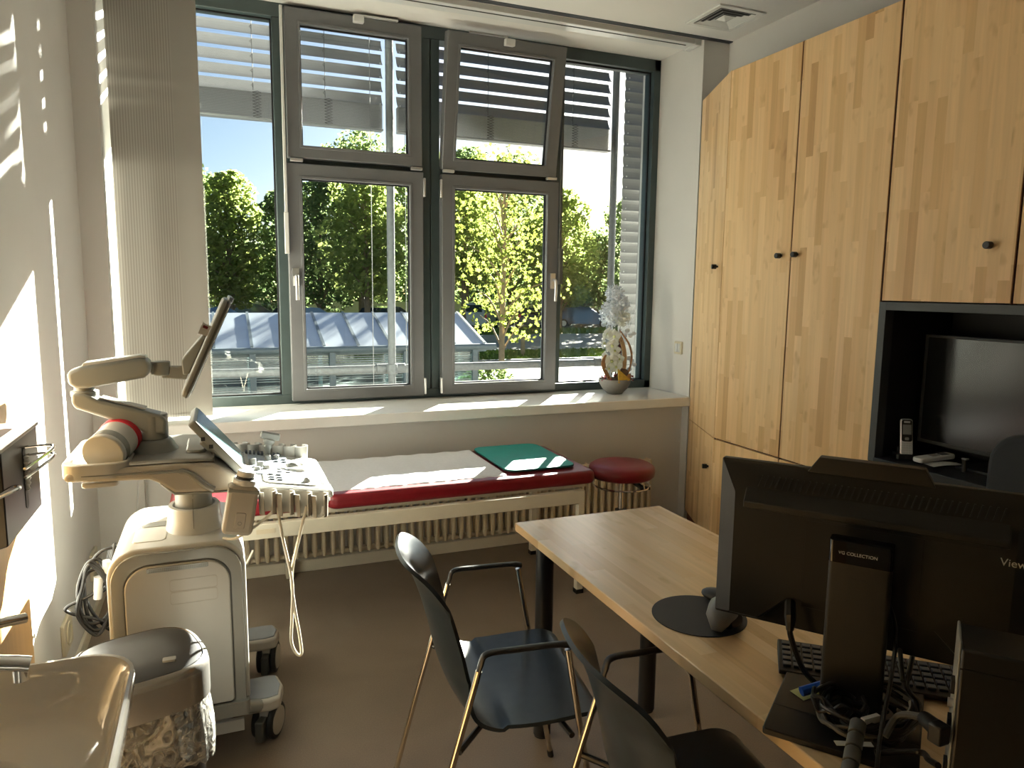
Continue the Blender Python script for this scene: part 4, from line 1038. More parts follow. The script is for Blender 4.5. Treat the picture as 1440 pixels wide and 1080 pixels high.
kb = thing('keyboard', (1.25, 1.0, .74), 'black keyboard lying on the desk under and behind the monitor', 'keyboard')
K = Matrix(((.76, -.65, 0, 1.117), (-.65, -.76, 0, 1.178), (0, 0, 1, .742), (0, 0, 0, 1)))
obj('case', M(K).prism([(0, .020), (.125, .012), (.125, .003), (.11, 0), (.01, 0), (0, .008)], 0, .44, 'x'), 'black', kb, bevel=.002)
ks = M(K)
for r in range(5):
    for c_ in range(21):
        if c_ in (4, 8): continue
        xx = .008 + c_*.0203; yy = .012 + r*.0205; zz = .0195 - yy*.064
        ks.box(xx, xx+.0162, yy, yy+.0158, zz, zz+.0055)
obj('keys', ks, 'keydark', kb, bevel=.0015)
obj('foot', M(K).box(.02, .05, .006, .016, -.002, .006), 'black', kb)
# mini PC standing on the desk at the right edge
pc = thing('computer', (1.08, .58, .74), 'black desktop computer standing upright at the lower right edge', 'computer')
G = Matrix(((.62, .785, 0, .985), (-.785, .62, 0, .675), (0, 0, 1, .74), (0, 0, 0, 1)))
obj('case', M(G).box(0, .34, 0, .10, 0, .268), 'black', pc, bevel=.004)
rp = obj('rear_plate', M(G).box(-.003, .001, .004, .09, .004, .275), 'medgrey', pc, bevel=.002)
for a_, b_ in ((.19, .21), (.13, .15), (.06, .08)): obj('port', M(G).box(-.008, -.002, .012, .032, a_, b_), 'gasket', rp)
obj('screw', M(G).cyl((-.010, .02, .172), (-.003, .02, .172), .007, n=12), 'alu', rp)
obj('fold', M(G).box(0, .34, -.0015, .0, .236, .238), 'gasket', pc)
# ------------------------------------------------------------------ ultrasound machine
us = thing('ultrasound_machine', (-.14, 2.55, 0), 'white wheeled ultrasound machine with arm-mounted monitor at the left', 'ultrasound machine')
# base
bs = M()
bs.rprism(-.36, .02, 2.34, 2.88, .06, .125, .20, 'z')
base = obj('base', bs, 'med', us, bevel=.02, seg=3)
def foot(y0, y1, x1, lab):
    f = M().prism([(-.02, y0), (x1-.05, y0-.012), (x1-.015, y0), (x1, (y0+y1)/2), (x1-.015, y1), (x1-.05, y1+.006), (-.02, y1)], .125, .168, 'z')
    o = obj('foot', f, 'medtan', base, bevel=.010, seg=3)
    obj('foot_cover', M().prism([(-.01, y0+.012), (x1-.055, y0+.002), (x1-.022, y0+.012), (x1-.010, (y0+y1)/2), (x1-.022, y1-.012), (x1-.055, y1-.006), (-.01, y1-.012)], .166, .172, 'z'), 'bluegrey', base, bevel=.002)
foot(2.37, 2.52, .160, ''); foot(2.80, 2.92, .178, '')
obj('base_rim', M().rprism(-.33, .05, 2.305, 2.345, .02, .165, .21, 'z').tube([(-.30, 2.33, .18), (.03, 2.33, .18), (.075, 2.37, .15)], .022, 12), 'medsilver', base)
obj('brake_bar', M().box(-.06, .03, 2.335, 2.35, .095, .135), 'med', base, bevel=.002)
def caster(x, y, rz):
    X = rotz(x, y, 0, rz); c = obj('castor', M(X).tube([(0, 0, .125), (0, 0, .10)], .016, 10).prism([(-.035, .070), (-.030, .105), (.0, .122), (.030, .112), (.038, .085), (.018, .072)], -.020, .020), 'med', us, bevel=.004)
    obj('wheel', M(X).cyl((0, -.036, .060), (0, -.016, .060), .060, n=32).cyl((0, .016, .060), (0, .036, .060), .060, n=32), 'rubber', c, bevel=.006)
    obj('hub_disc', M(X).cyl((0, -.0385, .060), (0, -.034, .060), .046, n=28).cyl((0, .034, .060), (0, .0385, .060), .046, n=28), 'medtan', c, bevel=.002)
    obj('brake_pedal', M(X).box(-.075, -.03, -.014, .014, .02, .09), 'meddark', c, bevel=.004)
caster(.108, 2.43, R(62)); caster(.135, 2.87, R(75)); caster(-.30, 2.43, R(40)); caster(-.30, 2.84, R(100))
# tower
def tw(o, z0=.20, top=.735, r=.085): return rrect(-.335+o, .052-o, z0, top-o, (.012, .012, r-o*.3, r-o*.3), 8)
obj('tower_shell', M().prism(tw(0), 2.335, 2.80), 'med', us, bevel=.022, seg=4, smooth=45)
obj('tower_surround', M().ring(tw(.012), tw(.046, .205), 2.322, 2.340), 'medsilver', us, bevel=.004)
sp_ = obj('side_panel', M().prism(tw(.048, .215), 2.312, 2.338), 'med', us, bevel=.004, smooth=45)
obj('panel_gap', M().ring(tw(.045, .205), tw(.0485, .21), 2.318, 2.325), 'meddark', us)
g = M()
obj('grille', M().rprism(-.225, -.055, .668, .683, .005, 2.3085, 2.313), 'medsilver', sp_)
for i in range(32):
    for j in range(2):
        x = -.218 + i*.0051; g.box(x, x+.0025, 2.3078, 2.309, .671+j*.0052, .6735+j*.0052)
obj('grille_holes', g, 'meddark', sp_, smooth=0)
q = M()
for z0, z1 in ((.600, .638), (.560, .598)):
    q.ring(rrect(-.165, -.032, z0, z1, .008), rrect(-.1638, -.0332, z0+.0012, z1-.0012, .007), 2.3112, 2.3124)
obj('sticker_outline', q, 'medtan', sp_, smooth=0)
obj('top_port_cover', M().rprism(-.27, -.175, 2.40, 2.54, .02, .728, .737, 'z'), 'white_plastic', us, bevel=.003)
obj('top_groove', M().rprism(-.255, -.175, 2.55, 2.60, .012, .727, .737, 'z'), 'medsilver', us)
# column
CX, CY = -.095, 2.52
obj('collar', M().lathe((CX, CY, 0), [(.100,.715),(.088,.735),(.081,.77),(.079,.806),(.076,.812),(.064,.812),(.060,.80)], 40, 1, 1.15), 'med', us, smooth=50)
obj('column', M().lathe((CX, CY, 0), [(.056,.76),(.056,.93)], 36, 1, 1.1), 'medgrey', us)
obj('column_seam', M().box(CX-.0006, CX+.0006, CY-.0625, CY-.06, .85, .93).box(CX-.0006, CX+.0006, CY-.0965, CY-.09, .73, .85), 'meddark', us)
# console: side profile (x, z), extruded over its width
Y0, Y1 = 2.34, 2.76
prof = [(-.430,.962),(-.416,.953),(-.205,.943),(-.180,.930),(-.140,.897),(-.05,.893),(.03,.890),(.10,.878),(.105,.900),(.050,.925),(.0,.962),(-.03,.980),(-.125,.986),(-.37,.984),(-.418,.980)]
con = obj('console', M().prism(prof, Y0, Y1), 'medtan', us, bevel=.012, seg=3, smooth=50)
top = [(-.415,.984),(-.125,.988),(-.03,.984),(-.03,.990),(-.125,.994),(-.40,.991)]
obj('console_top', M().prism([(-.26,.986),(-.03,.984),(-.025,.992),(-.125,1.000),(-.26,.998)], Y0+.015, Y1-.015), 'medsilver', con, bevel=.006, seg=3)
obj('console_joint', M().box(-.030, -.026, Y0+.01, Y1-.01, .984, .9965), 'meddark', con)
obj('rear_tray', M().ring(rrect(-.435, -.255, Y0-.004, Y1+.004, .055), rrect(-.412, -.262, Y0+.022, Y1-.022, .045), .958, 1.002, 'z'), 'med', con, bevel=.006, seg=3)
obj('tray_liner', M().rprism(-.413, -.262, Y0+.021, Y1-.021, .045, .962, .968, 'z'), 'meddark', con)
sw_ = M().tube(spline([(-.38, Y0-.001, .970), (-.20, Y0-.003, .966), (-.12, Y0-.004, .964), (-.09, Y0-.004, .950), (-.055, Y0-.004, .915), (-.03, Y0-.002, .900)], 8), [.0035]*8+[.005]*8+[.008]*8+[.010]*8+[.010]*9, 8, flat=1)
obj('silver_swoosh', sw_, 'medsilver', con)
obj('under_lip', M().prism([(-.18,.928),(-.140,.890),(.02,.884),(.02,.890),(-.138,.898),(-.176,.936)], Y0+.004, Y1-.004), 'medsilver', con, bevel=.003)
obj('under_hook', M().rprism(-.385, -.29, Y0+.01, Y0+.05, .015, .930, .945, 'z'), 'med', con, bevel=.004)
# control panel, sloping down towards the user (right)
def PL(u, v, h=0):
    """u: 0 back (machine) .. 1 front, v: 0 near side .. 1 far side"""
    x = .025 + .305*u; y = Y0-.01 + .47*v; z = .917 - .052*u + h
    return (x, y, z)
def slab(u0, u1, v0, v1, h0, h1, r=0.03):
    pts = rrect(u0*.305, u1*.305, v0*.47, v1*.47, r, 5)
    m = M(); n = len(pts)
    vs = [PL(a/.305, b/.47, h0) for a, b in pts] + [PL(a/.305, b/.47, h1) for a, b in pts]
    m.faces(vs, [tuple(range(n)), tuple(range(2*n-1, n-1, -1))] + [(i, i+n, (i+1) % n + n, (i+1) % n) for i in range(n)])
    return m
cp = obj('control_panel', slab(-.05, 1.0, 0, 1, -.030, 0, (.03)), 'white_plastic', us, bevel=.010, seg=3)
obj('panel_underside', slab(-.05, .97, .03, .97, -.052, -.028, .03), 'medtan', cp, bevel=.008)
obj('key_field', slab(.02, .62, .30, .97, 0, .0035, .01), 'panelblue', cp, bevel=.001)
obj('palm_rest', slab(.30, .86, .06, .46, 0, .005, .03), 'white_plastic', cp, bevel=.003)
obj('tray_recess', slab(.90, .985, .14, .34, -.001, .0012, .01), 'meddark', cp)
obj('tray_recess', slab(.80, .93, .62, .82, -.001, .0012, .01), 'medgrey', cp)
def key(u, v, du, dv, h=.008):
    a = [PL(u, v, 0), PL(u+du, v, 0), PL(u+du, v+dv, 0), PL(u, v+dv, 0)]; b_ = [PL(u, v, h), PL(u+du, v, h), PL(u+du, v+dv, h), PL(u, v+dv, h)]
    ks = M(); ks.faces(a+b_, [(4,5,6,7), (0,1,5,4), (1,2,6,5), (2,3,7,6), (3,0,4,7)]); obj('key', ks, 'keydark', cp, smooth=0)
for i in range(9): key(.06, .36+i*.064, .08, .04)
for i in range(9): key(.16+i*.045, .90, .026, .05, .014)
for u in (.47, .56):
    for v in (.36, .44, .70, .78): key(u, v, .04, .03)
for u in (.36, .44): 
    for v in (.12, .18, .26): key(u, v, .05, .025, .009)
for u, v, r, h in ((.22,.58,.013,.022), (.30,.52,.013,.020), (.36,.46,.012,.016), (.40,.76,.011,.020), (.50,.82,.011,.018), (.26,.40,.010,.014)):
    p = Vector(PL(u, v, 0)); obj('rotary_knob', M().cyl(p, p+Vector((0, 0, h)), r, r*.9, n=18), 'keygrey', cp, bevel=.002)
p = Vector(PL(.66, .55, .004))
obj('trackball_ring', M().lathe(p, [(.055,-.004),(.055,.006),(.045,.010),(.034,.010),(.030,.004)], 32), 'white_plastic', cp); obj('trackball', M().ball(p, .026, .026, .020, 18, 10), 'keygrey', cp)
p = Vector(PL(.74, .14, .006)); obj('joystick', M().ball(p, .012, .012, .014), 'keygrey', cp)
# touch screen leaning back above the panel
def TS(u, v, h):
    """u 0 = upper/back end, 1 = lower/front end; v 0 near, 1 far; h out of the glass"""
    a = Vector((-.078, 0, 1.112)); b_ = Vector((.060, 0, .945)); n_ = Vector((.77, 0, .637))
    q = a.lerp(b_, u) + n_*h; return (q.x, 2.375 + .27*v, q.z)
def tsl(u0, u1, v0, v1, h0, h1, r=.012):
    pts = rrect(u0, u1, v0, v1, r, 4)
    n = len(pts); m = M()
    m.faces([TS(a, b, h0) for a, b in pts] + [TS(a, b, h1) for a, b in pts], [tuple(range(n)), tuple(range(2*n-1, n-1, -1))] + [(i, i+n, (i+1) % n + n, (i+1) % n) for i in range(n)])
    return m
ts = obj('touch_screen', tsl(0, 1, 0, 1, -.026, 0, .04), 'medgrey', us, bevel=.006, seg=3)
obj('glass', tsl(.045, .97, .04, .96, 0, .0015, .02), 'touch', ts)
obj('usb_ports', M().box(-.062, -.050, 2.3735, 2.376, 1.045, 1.057).box(-.04, -.028, 2.3735, 2.376, 1.02, 1.032), 'gasket', ts)
obj('screen_support', M().prism([(-.07, 1.03), (-.03, .985), (.02, .96), (.04, .955), (.0, 1.0), (-.04, 1.05)], 2.42, 2.60), 'medgrey', us, bevel=.006)
obj('handle_recess', M().rprism(-.11, -.05, 2.44, 2.66, .02, .99, 1.004, 'z'), 'medsilver', con, bevel=.006)
# probe holders: open cups along the near edge and the far edge
def cup(x, y, z, lab=None, far=False):
    m = M(); n = 20; a0, a1 = (R(-62), R(242)) if not far else (R(-250), R(70))
    def f(u, v):
        a = a0 + (a1-a0)*u; r = .024*(1-.12*v)
        return (x + r*math.cos(a), y + r*math.sin(a)*.9, z - .072*v)
    m.grid(f, n, 6, .004)
    return obj('probe_cup', m, 'medtan' if not far else 'med', cp, smooth=60)
for x in (.122, .175, .228, .278):
    cup(x, Y0-.038, .892 - (x-.12)*.17)
obj('cup_rail', M().tube([(.10, Y0-.008, .896), (.31, Y0-.008, .860)], .007, 8), 'white_plastic', cp)
for i in range(6):
    x = .06+i*.043; cup(x, 2.83, .938-(x-.06)*.12, far=True)
# gel bottle warmer hanging at the near corner
bx = M(); 
Xb = Matrix.Translation((.045, 2.285, .865)) @ Matrix.Rotation(R(11), 4, 'Y')
bo = obj('gel_warmer', M(Xb).rprism(-.044, .044, -.095, .060, .016, -.030, .030), 'medtan', us, bevel=.012, seg=3)
obj('gel_cap', M(Xb).cyl((0, 0, .058), (0, 0, .076), .034, n=28).cyl((0, 0, .082), (0, 0, .100), .026, n=28), 'white_plastic', bo, bevel=.004)
obj('cap_ring', M(Xb).cyl((0, 0, .076), (0, 0, .083), .0265, n=28), 'rubber', bo)
obj('warmer_band', M(Xb).rprism(-.0448, .0448, .035, .050, .004, -.0305, .0305), 'medgrey', bo, bevel=.01)
obj('switch_plate', M(Xb).rprism(-.012, .018, -.072, -.022, .006, -.0325, -.029), 'medtan', bo, bevel=.002)
obj('power_symbol', M(Xb).ring([(.003+.006*math.cos(a*PI/8), -.055+.006*math.sin(a*PI/8)) for a in range(16)], [(.003+.0045*math.cos(a*PI/8), -.055+.0045*math.sin(a*PI/8)) for a in range(16)], -.0333, -.032), 'medgrey', bo, smooth=0)
# transducer standing in a far cup
tp = M().tube([(.166, 2.815, .895), (.166, 2.815, .935), (.166, 2.815, .955), (.167, 2.815, .975), (.168, 2.815, .995)], [.012, .014, .016, .026, .034], 16)
tr_ = thing('transducer', (.166, 2.815, .89), 'olive grey ultrasound probe standing upright in the far row of cups', 'ultrasound probe')
obj('grip', M().tube(spline([(.150, 2.75, .885), (.152, 2.75, .925), (.155, 2.75, .945), (.160, 2.75, .962)], 4), [.011]*5+[.014]*4+[.020]*4, 16, flat=1), 'medgrey', tr_)
obj('head', M(Matrix.Translation((.162, 2.75, .972)) @ Matrix.Rotation(R(14), 4, 'Y')).rprism(-.034, .034, -.012, .014, .006, -.012, .012), 'medgrey', tr_, bevel=.004)
# probe cables
cab = M().tube(spline([(.150, 2.30, .835), (.162, 2.29, .74), (.185, 2.28, .60), (.182, 2.28, .48), (.178, 2.28, .40), (.192, 2.28, .355), (.208, 2.28, .352), (.203, 2.28, .42), (.190, 2.28, .52), (.186, 2.29, .62), (.215, 2.30, .74), (.238, 2.30, .83)], 8), .0048, 8)
obj('probe_cable', cab, 'cream', us)
obj('probe_cable', M().tube(spline([(.148, 2.30, .835), (.10, 2.31, .79), (.03, 2.32, .745), (-.01, 2.36, .735)], 8), .0045, 8), 'cream', us)
obj('cable_hook', M().tube(spline([(.245, 2.30, .80), (.27, 2.30, .793), (.285, 2.30, .80), (.290, 2.30, .825)], 6), .005, 8), 'white_plastic', us)
# monitor arm
ay = 2.52
obj('arm_base', M().lathe((-.203, ay, 0), [(.085,.990),(.072,.998),(.055,1.028),(.050,1.035)], 36), 'medgrey', us, smooth=60)
obj('arm_pivot', M().cyl((-.203, ay, 1.035), (-.203, ay, 1.115), .0435, n=32), 'medgrey', us, bevel=.004)
la = [(-.415,1.192),(-.417,1.160),(-.405,1.145),(-.250,1.078),(-.215,1.052),(-.165,1.052),(-.160,1.098),(-.180,1.116),(-.222,1.130),(-.345,1.170),(-.379,1.192)]
obj('lower_arm', M().prism(la, ay-.042, ay+.042), 'medgrey', us, bevel=.010, seg=4, smooth=50)
obj('arm_cable_cover', M().prism([(-.345,1.172),(-.222,1.132),(-.218,1.135),(-.340,1.176)], ay-.030, ay+.030), 'medsilver', us, bevel=.001)
obj('elbow', M().cyl((-.385, ay, 1.188), (-.385, ay, 1.212), .028, n=28).cyl((-.385, ay, 1.180), (-.385, ay, 1.196), .038, n=28), 'medgrey', us, bevel=.002)
ua = [(-.423,1.250),(-.421,1.220),(-.402,1.207),(-.373,1.206),(-.216,1.233),(-.198,1.250),(-.196,1.272),(-.207,1.290),(-.226,1.296),(-.379,1.274),(-.415,1.262)]
obj('upper_arm', M().prism(ua, ay-.045, ay+.045), 'medgrey', us, bevel=.011, seg=4, smooth=50)
obj('arm_cap', M().prism([(-.385,1.272),(-.225,1.295),(-.208,1.293),(-.212,1.300),(-.228,1.303),(-.380,1.283)], ay-.036, ay+.036), 'med', us, bevel=.006, seg=3)
obj('wrist', M().cyl((-.172, ay, 1.236), (-.172, ay, 1.280), .028, n=28).box(-.20, -.175, ay-.02, ay+.02, 1.240, 1.276), 'medgrey', us, bevel=.003)
obj('wrist_bracket', M().prism([(-.17,1.228),(-.10,1.220),(-.085,1.262),(-.145,1.264),(-.148,1.240),(-.17,1.240)], ay-.018, ay+.018), 'medsilver', us, bevel=.003)
# display seen edge-on: outline leaning, width along y
Xd = Matrix.Translation((-.034, 2.54, 1.332)) @ Matrix.Rotation(R(24.5), 4, 'Y')
dp = obj('display_housing', M(Xd).rprism(-.235, .235, -.158, .158, .025, -.013, .011, 'x'), 'medgrey', us, bevel=.009, seg=4)
obj('display_screen', M(Xd).rprism(-.220, .220, -.140, .145, .008, .0105, .0125, 'x'), 'screen', dp)
obj('display_edge', M(Xd).rprism(-.236, .236, -.159, .159, .026, -.001, .006, 'x'), 'meddark', dp, bevel=.002)
obj('carry_handle', M(Xd).rprism(-.20, .20, .150, .170, .008, .0, .014, 'x'), 'panelblue', dp, bevel=.004)
obj('display_mount', M(Xd).prism([(-.013,.03),(-.013,-.105),(-.028,-.115),(-.050,-.075),(-.046,-.055),(-.022,.03)], -.07, .07), 'medgrey', us, bevel=.008, seg=3)
stk = obj('paper_tag', M(Xd).box(-.0385, -.0375, -.232, -.222, .030, .072).box(-.038, -.013, -.231, -.2295, .035, .068), 'white_plastic', dp); 
obj('tag_mark', M(Xd).box(-.034, -.020, -.2322, -.2318, .055, .063), 'berry', stk)
# wipes canister lying on the rear tray
wc_ = thing('wipes_canister', (-.325, 2.45, .99), 'white wipes canister with red lid lying on its side on the ultrasound machine', 'canister')
a = Vector((-.328, 2.385, 1.022)); b = Vector((-.292, 2.50, 1.052))
dv = (b-a).normalized()
obj('tub', M().cyl(a, b, .058, .058, n=40), 'white_plastic', wc_, bevel=.006)
obj('base_rim', M().tube([a-dv*.002, a+dv*.010], .0595, 40), 'med', wc_, bevel=.003)
obj('silver_label', M().tube([a+dv*.018, a+dv*.045], .0588, 40, cap=False), 'medsilver', wc_)
obj('lid', M().tube([b-dv*.020, b+dv*.008], .0612, 40), 'wred', wc_, bevel=.004)
# mains lead coiled at the rear of the machine
random.seed(12)
pl = thing('power_cable', (-.40, 2.74, .45), 'bundle of looped black power cable behind the ultrasound machine', 'cable')
L1 = [(-.345,.63),(-.40,.62),(-.44,.56),(-.455,.50),(-.44,.43),(-.415,.38),(-.38,.34),(-.36,.38),(-.37,.46),(-.39,.52),(-.375,.58),(-.36,.60)]
obj('loop', M().tube(spline([(x, 2.70, z) for x, z in L1], 8, True), .0055, 8, closed=True), 'cable', pl)
L2 = [(-.36,.55),(-.42,.49),(-.50,.455),(-.49,.43),(-.42,.40),(-.365,.37)]
obj('loop', M().tube(spline([(x, 2.67, z) for x, z in L2], 8), .0055, 8), 'cable', pl)
L3 = [(-.355,.52),(-.40,.475),(-.425,.47),(-.39,.49),(-.355,.54),(-.352,.44),(-.372,.38),(-.395,.36),(-.36,.33)]
obj('loop', M().tube(spline([(x, 2.72, z) for x, z in L3], 8), .0055, 8), 'cable', pl)
for k in range(5):
    zz = .60-.01*k; xx = -.352-.006*k
    obj('strand', M().tube(spline([(xx, 2.69+.012*k, zz+.05), (xx-.012, 2.68+.01*k, zz-.03), (xx-.004, 2.69, zz-.13), (xx+.004, 2.70, zz-.27)], 6), .005, 8), 'cable', pl)
for k in range(4):
    rd_ = random.Random(40+k); P_ = [(-.415+(.035+.03*rd_.random())*math.cos(2*PI*i/7+k), 2.66+.01*k, .475+(.09+.045*rd_.random())*math.sin(2*PI*i/7+k)) for i in range(7)]
    obj('loop', M().tube(spline(P_, 8, True), .0062, 8, closed=True), 'cable', pl)
obj('white_plug', M().tube([(-.375, 2.68, .595), (-.382, 2.68, .53)], [.016, .013], 10).tube([(-.402, 2.67, .545), (-.410, 2.67, .47)], [.016, .013], 10), 'white_plastic', pl, label='white plug')

# ------------------------------------------------------------------ waste bin
bn = thing('waste_bin', (-.212, 1.93, 0), 'tall steel waste bin with dark lid and clear liner bag behind the washbasin', 'waste bin')
c = (-.212, 1.93, 0)
obj('body', M().slathe(c, [(.124,.0),(.130,.01),(.140,.47),(.140,.51)], 64), 'blackgloss', bn, smooth=50)
rnd = random.Random(9)
wv = [rnd.uniform(-1, 1) for _ in range(97)]
def bagf(u, v):
    a = 2*PI*u; i = int(u*96) % 96
    r = (.148*SQ(a)) + .006*math.sin(a*5+v*3)+ .003*wv[i]*(.4+v) + .010*math.sin(v*2.6)
    z = .510 - (.18+.018*math.sin(a*3+1)+.012*wv[(i*3) % 96])*v
    return (c[0]+r*math.cos(a), c[1]+r*math.sin(a), z)
bg = M().grid(bagf, 96, 14)
obj('liner_bag', bg, 'bag', bn, smooth=180)
obj('steel_rim', M().slathe(c, [(.150,.497),(.155,.501),(.155,.575),(.151,.592),(.142,.598),(.138,.592)], 64), 'bin', bn, smooth=50)
obj('lid', M().slathe(c, [(.139,.585),(.138,.598),(.125,.604),(.06,.607),(.002,.608)], 64), 'binlid', bn, smooth=60)
obj('lid_button', M().rprism(c[0]+.055, c[0]+.085, c[1]-.075, c[1]-.055, .004, .603, .610, 'z'), 'keygrey', bn, bevel=.001)

# ------------------------------------------------------------------ washbasin with taps
sk = thing('washbasin', (-.36, 1.13, .66), 'white porcelain washbasin in the lower left corner', 'washbasin')
def srect(k, z, r=.09, x0=-.575, x1=-.158, y0=.80, y1=1.442, dx=0):
    cx, cy = (x0+x1)/2+dx, (y0+y1)/2; hx, hy = (x1-x0)/2*k, (y1-y0)/2*k
    return [(a, b, z) for a, b in rrect(cx-hx, cx+hx, cy-hy, cy+hy, min(r, hx*.98, hy*.98)*1.0, 9)]
rings = [srect(.60,.66,.16), srect(.82,.70,.15), srect(.955,.775,.12), srect(.995,.825,.095), srect(1.0,.842,.09), srect(.99,.850,.088), srect(.965,.851,.085), srect(.945,.846,.082), srect(.925,.838,.08), srect(.88,.800,.10), srect(.83,.775,.13), srect(.80,.768,.15)]
m = M(); V = [[m._v(p) for p in r_] for r_ in rings]; n = len(V[0])
for A, B in zip(V, V[1:]):
    for i in range(n): m.bm.faces.new((A[i], A[(i+1) % n], B[(i+1) % n], B[i]))
# inner round bowl
E1 = [[m._v((-.40+rr*math.cos(2*PI*(i+.5)/n-PI)*.95, 1.09+rr*math.sin(2*PI*(i+.5)/n-PI)*1.25, z)) for i in range(n)] for rr, z in ((.172,.762),(.166,.755),(.155,.705),(.12,.682),(.03,.674))]
off = 0
for i in range(n): m.bm.faces.new((V[-1][i], V[-1][(i+1) % n], E1[0][(i+1) % n], E1[0][i]))
for A, B in zip(E1, E1[1:]):
    for i in range(n): m.bm.faces.new((A[i], A[(i+1) % n], B[(i+1) % n], B[i]))
m.bm.faces.new(E1[-1]); m.bm.faces.new(V[0][::-1])
obj('basin', m, 'porcelain', sk, smooth=32)
obj('drain', M().cyl((-.40, 1.09, .674), (-.40, 1.09, .680), .024, n=24), 'chrome', sk)
tp = thing('tap', (-.5, 1.27, .85), 'chrome elbow-lever tap above the washbasin', 'tap')
obj('tap_body', M().cyl((-.49, 1.25, .85), (-.49, 1.25, .95), .024, n=24), 'chrome', tp, bevel=.003)
obj('spout', M().tube(spline([(-.49, 1.25, .92), (-.42, 1.255, .945), (-.34, 1.262, .942), (-.292, 1.266, .930)], 6), [.020]*8+[.018]*5+[.016]*6, 20, flat=.7), 'chrome', tp)
obj('aerator', M().cyl((-.305, 1.264, .928), (-.305, 1.264, .908), .0115, n=20), 'chrome', tp)
obj('lever', M().tube(spline([(-.49, 1.25, .955), (-.45, 1.29, .968), (-.38, 1.345, .966), (-.322, 1.39, .956)], 6), .0085, 16).cyl((-.49, 1.25, .95), (-.49, 1.25, .972), .020, n=20), 'chrome', tp)

pn = obj('backsplash_panel', M().box(XL+.0005, XL+.02, .10, 2.462, .0, 1.272), 'wood_p', bevel=.002, origin=(XL, 1.3, .0)); tag(pn, 'plain birch panel on the left wall behind the washbasin', 'wall panel')
gd = thing('glove_dispenser', (-.50, 2.02, .92), 'black wall-mounted glove box dispenser on the birch panel', 'dispenser')
obj('case', M().prism([(-.555,.905), (-.452,.935), (-.452,1.150), (-.555,1.150)], 1.86, 2.20), 'black', gd, bevel=.003)
obj('top_plate', M().box(-.556, -.448, 1.84, 2.205, 1.150, 1.158), 'medtan', gd, bevel=.001)  # steel plate; reflected sun is put into its beige colour
obj('top_slot', M().rprism(-.51, -.485, 1.90, 2.12, .01, 1.158, 1.1586, 'z'), 'gapred', gd)
obj('paper_slot', M().rprism(2.035, 2.062, .97, 1.12, .013, -.4525, -.4505, 'x'), 'gasket', gd)
obj('glove', M().tube(spline([(-.449, 2.05, 1.10), (-.446, 2.045, 1.08), (-.449, 2.052, 1.06), (-.447, 2.047, 1.04), (-.449, 2.05, 1.015)], 4), [.006, .009, .005, .008, .004]*3+[.007, .003], 8), 'white_plastic', gd, label='crumpled white glove')
obj('wire_rack', M().tube(spline([(-.455, 2.07, 1.118), (-.405, 2.085, 1.118), (-.39, 2.06, 1.116), (-.395, 1.98, 1.113), (-.41, 1.86, 1.11)], 5), .0035, 8).tube(spline([(-.455, 2.07, 1.098), (-.405, 2.085, 1.098), (-.39, 2.06, 1.096), (-.395, 1.98, 1.093), (-.41, 1.86, 1.09)], 5), .0035, 8), 'chrome', gd)
rk = thing('wire_holder', (-.46, 1.78, 1.07), 'short chrome wire holder at the left edge of the photo below the dispenser top', 'holder')
obj('bracket', M().box(-.556, -.45, 1.72, 1.74, 1.05, 1.07), 'alu', rk, bevel=.002)
obj('wire', M().tube(spline([(-.46, 1.70, 1.075), (-.42, 1.80, 1.078), (-.415, 1.825, 1.078), (-.43, 1.83, 1.076), (-.46, 1.80, 1.06)], 6), .005, 8), 'chrome', rk)

# ------------------------------------------------------------------ flower arrangement
fl = thing('flower_arrangement', (2.447, 4.2, .83), 'artificial white orchid arrangement in a grey bowl on the window sill', 'flower arrangement')
fx, fy, fz = 2.447, 4.2, .83
obj('bowl', M().lathe((fx, fy, fz), [(.035,0),(.05,.003),(.083,.035),(.103,.070),(.109,.100),(.105,.101),(.098,.085),(.06,.075),(.01,.075)], 40), 'bowl', fl, smooth=60)
obj('moss', M().ball((fx, fy, fz+.085), .095, .095, .022, 20, 8), 'twig', fl)
rnd = random.Random(21)
def puff(c, r, n, mt, s=.016):
    m = M()
    for i in range(n):
        d = Vector((rnd.gauss(0, 1), rnd.gauss(0, 1), rnd.gauss(0, 1))).normalized()*r*rnd.uniform(.55, 1.05)
        p = Vector(c)+d; a = Vector((rnd.gauss(0, 1), rnd.gauss(0, 1), rnd.gauss(0, 1))).normalized()*s*rnd.uniform(.4, 1.2); b_ = a.cross(d).normalized()*s*.35
        m.faces([tuple(p-a), tuple(p-b_), tuple(p+a), tuple(p+b_)], [(0,1,2,3)])
    return obj('fluffy_blossom', m, mt, fl, smooth=0)
puff((fx-.010, fy+.02, fz+.66), .062, 420, 'frost'); puff((fx+.04, fy, fz+.60), .055, 300, 'frost')
puff((fx-.035, fy+.02, fz+.53), .082, 620, 'frost'); puff((fx+.035, fy, fz+.50), .058, 260, 'petal', .02)
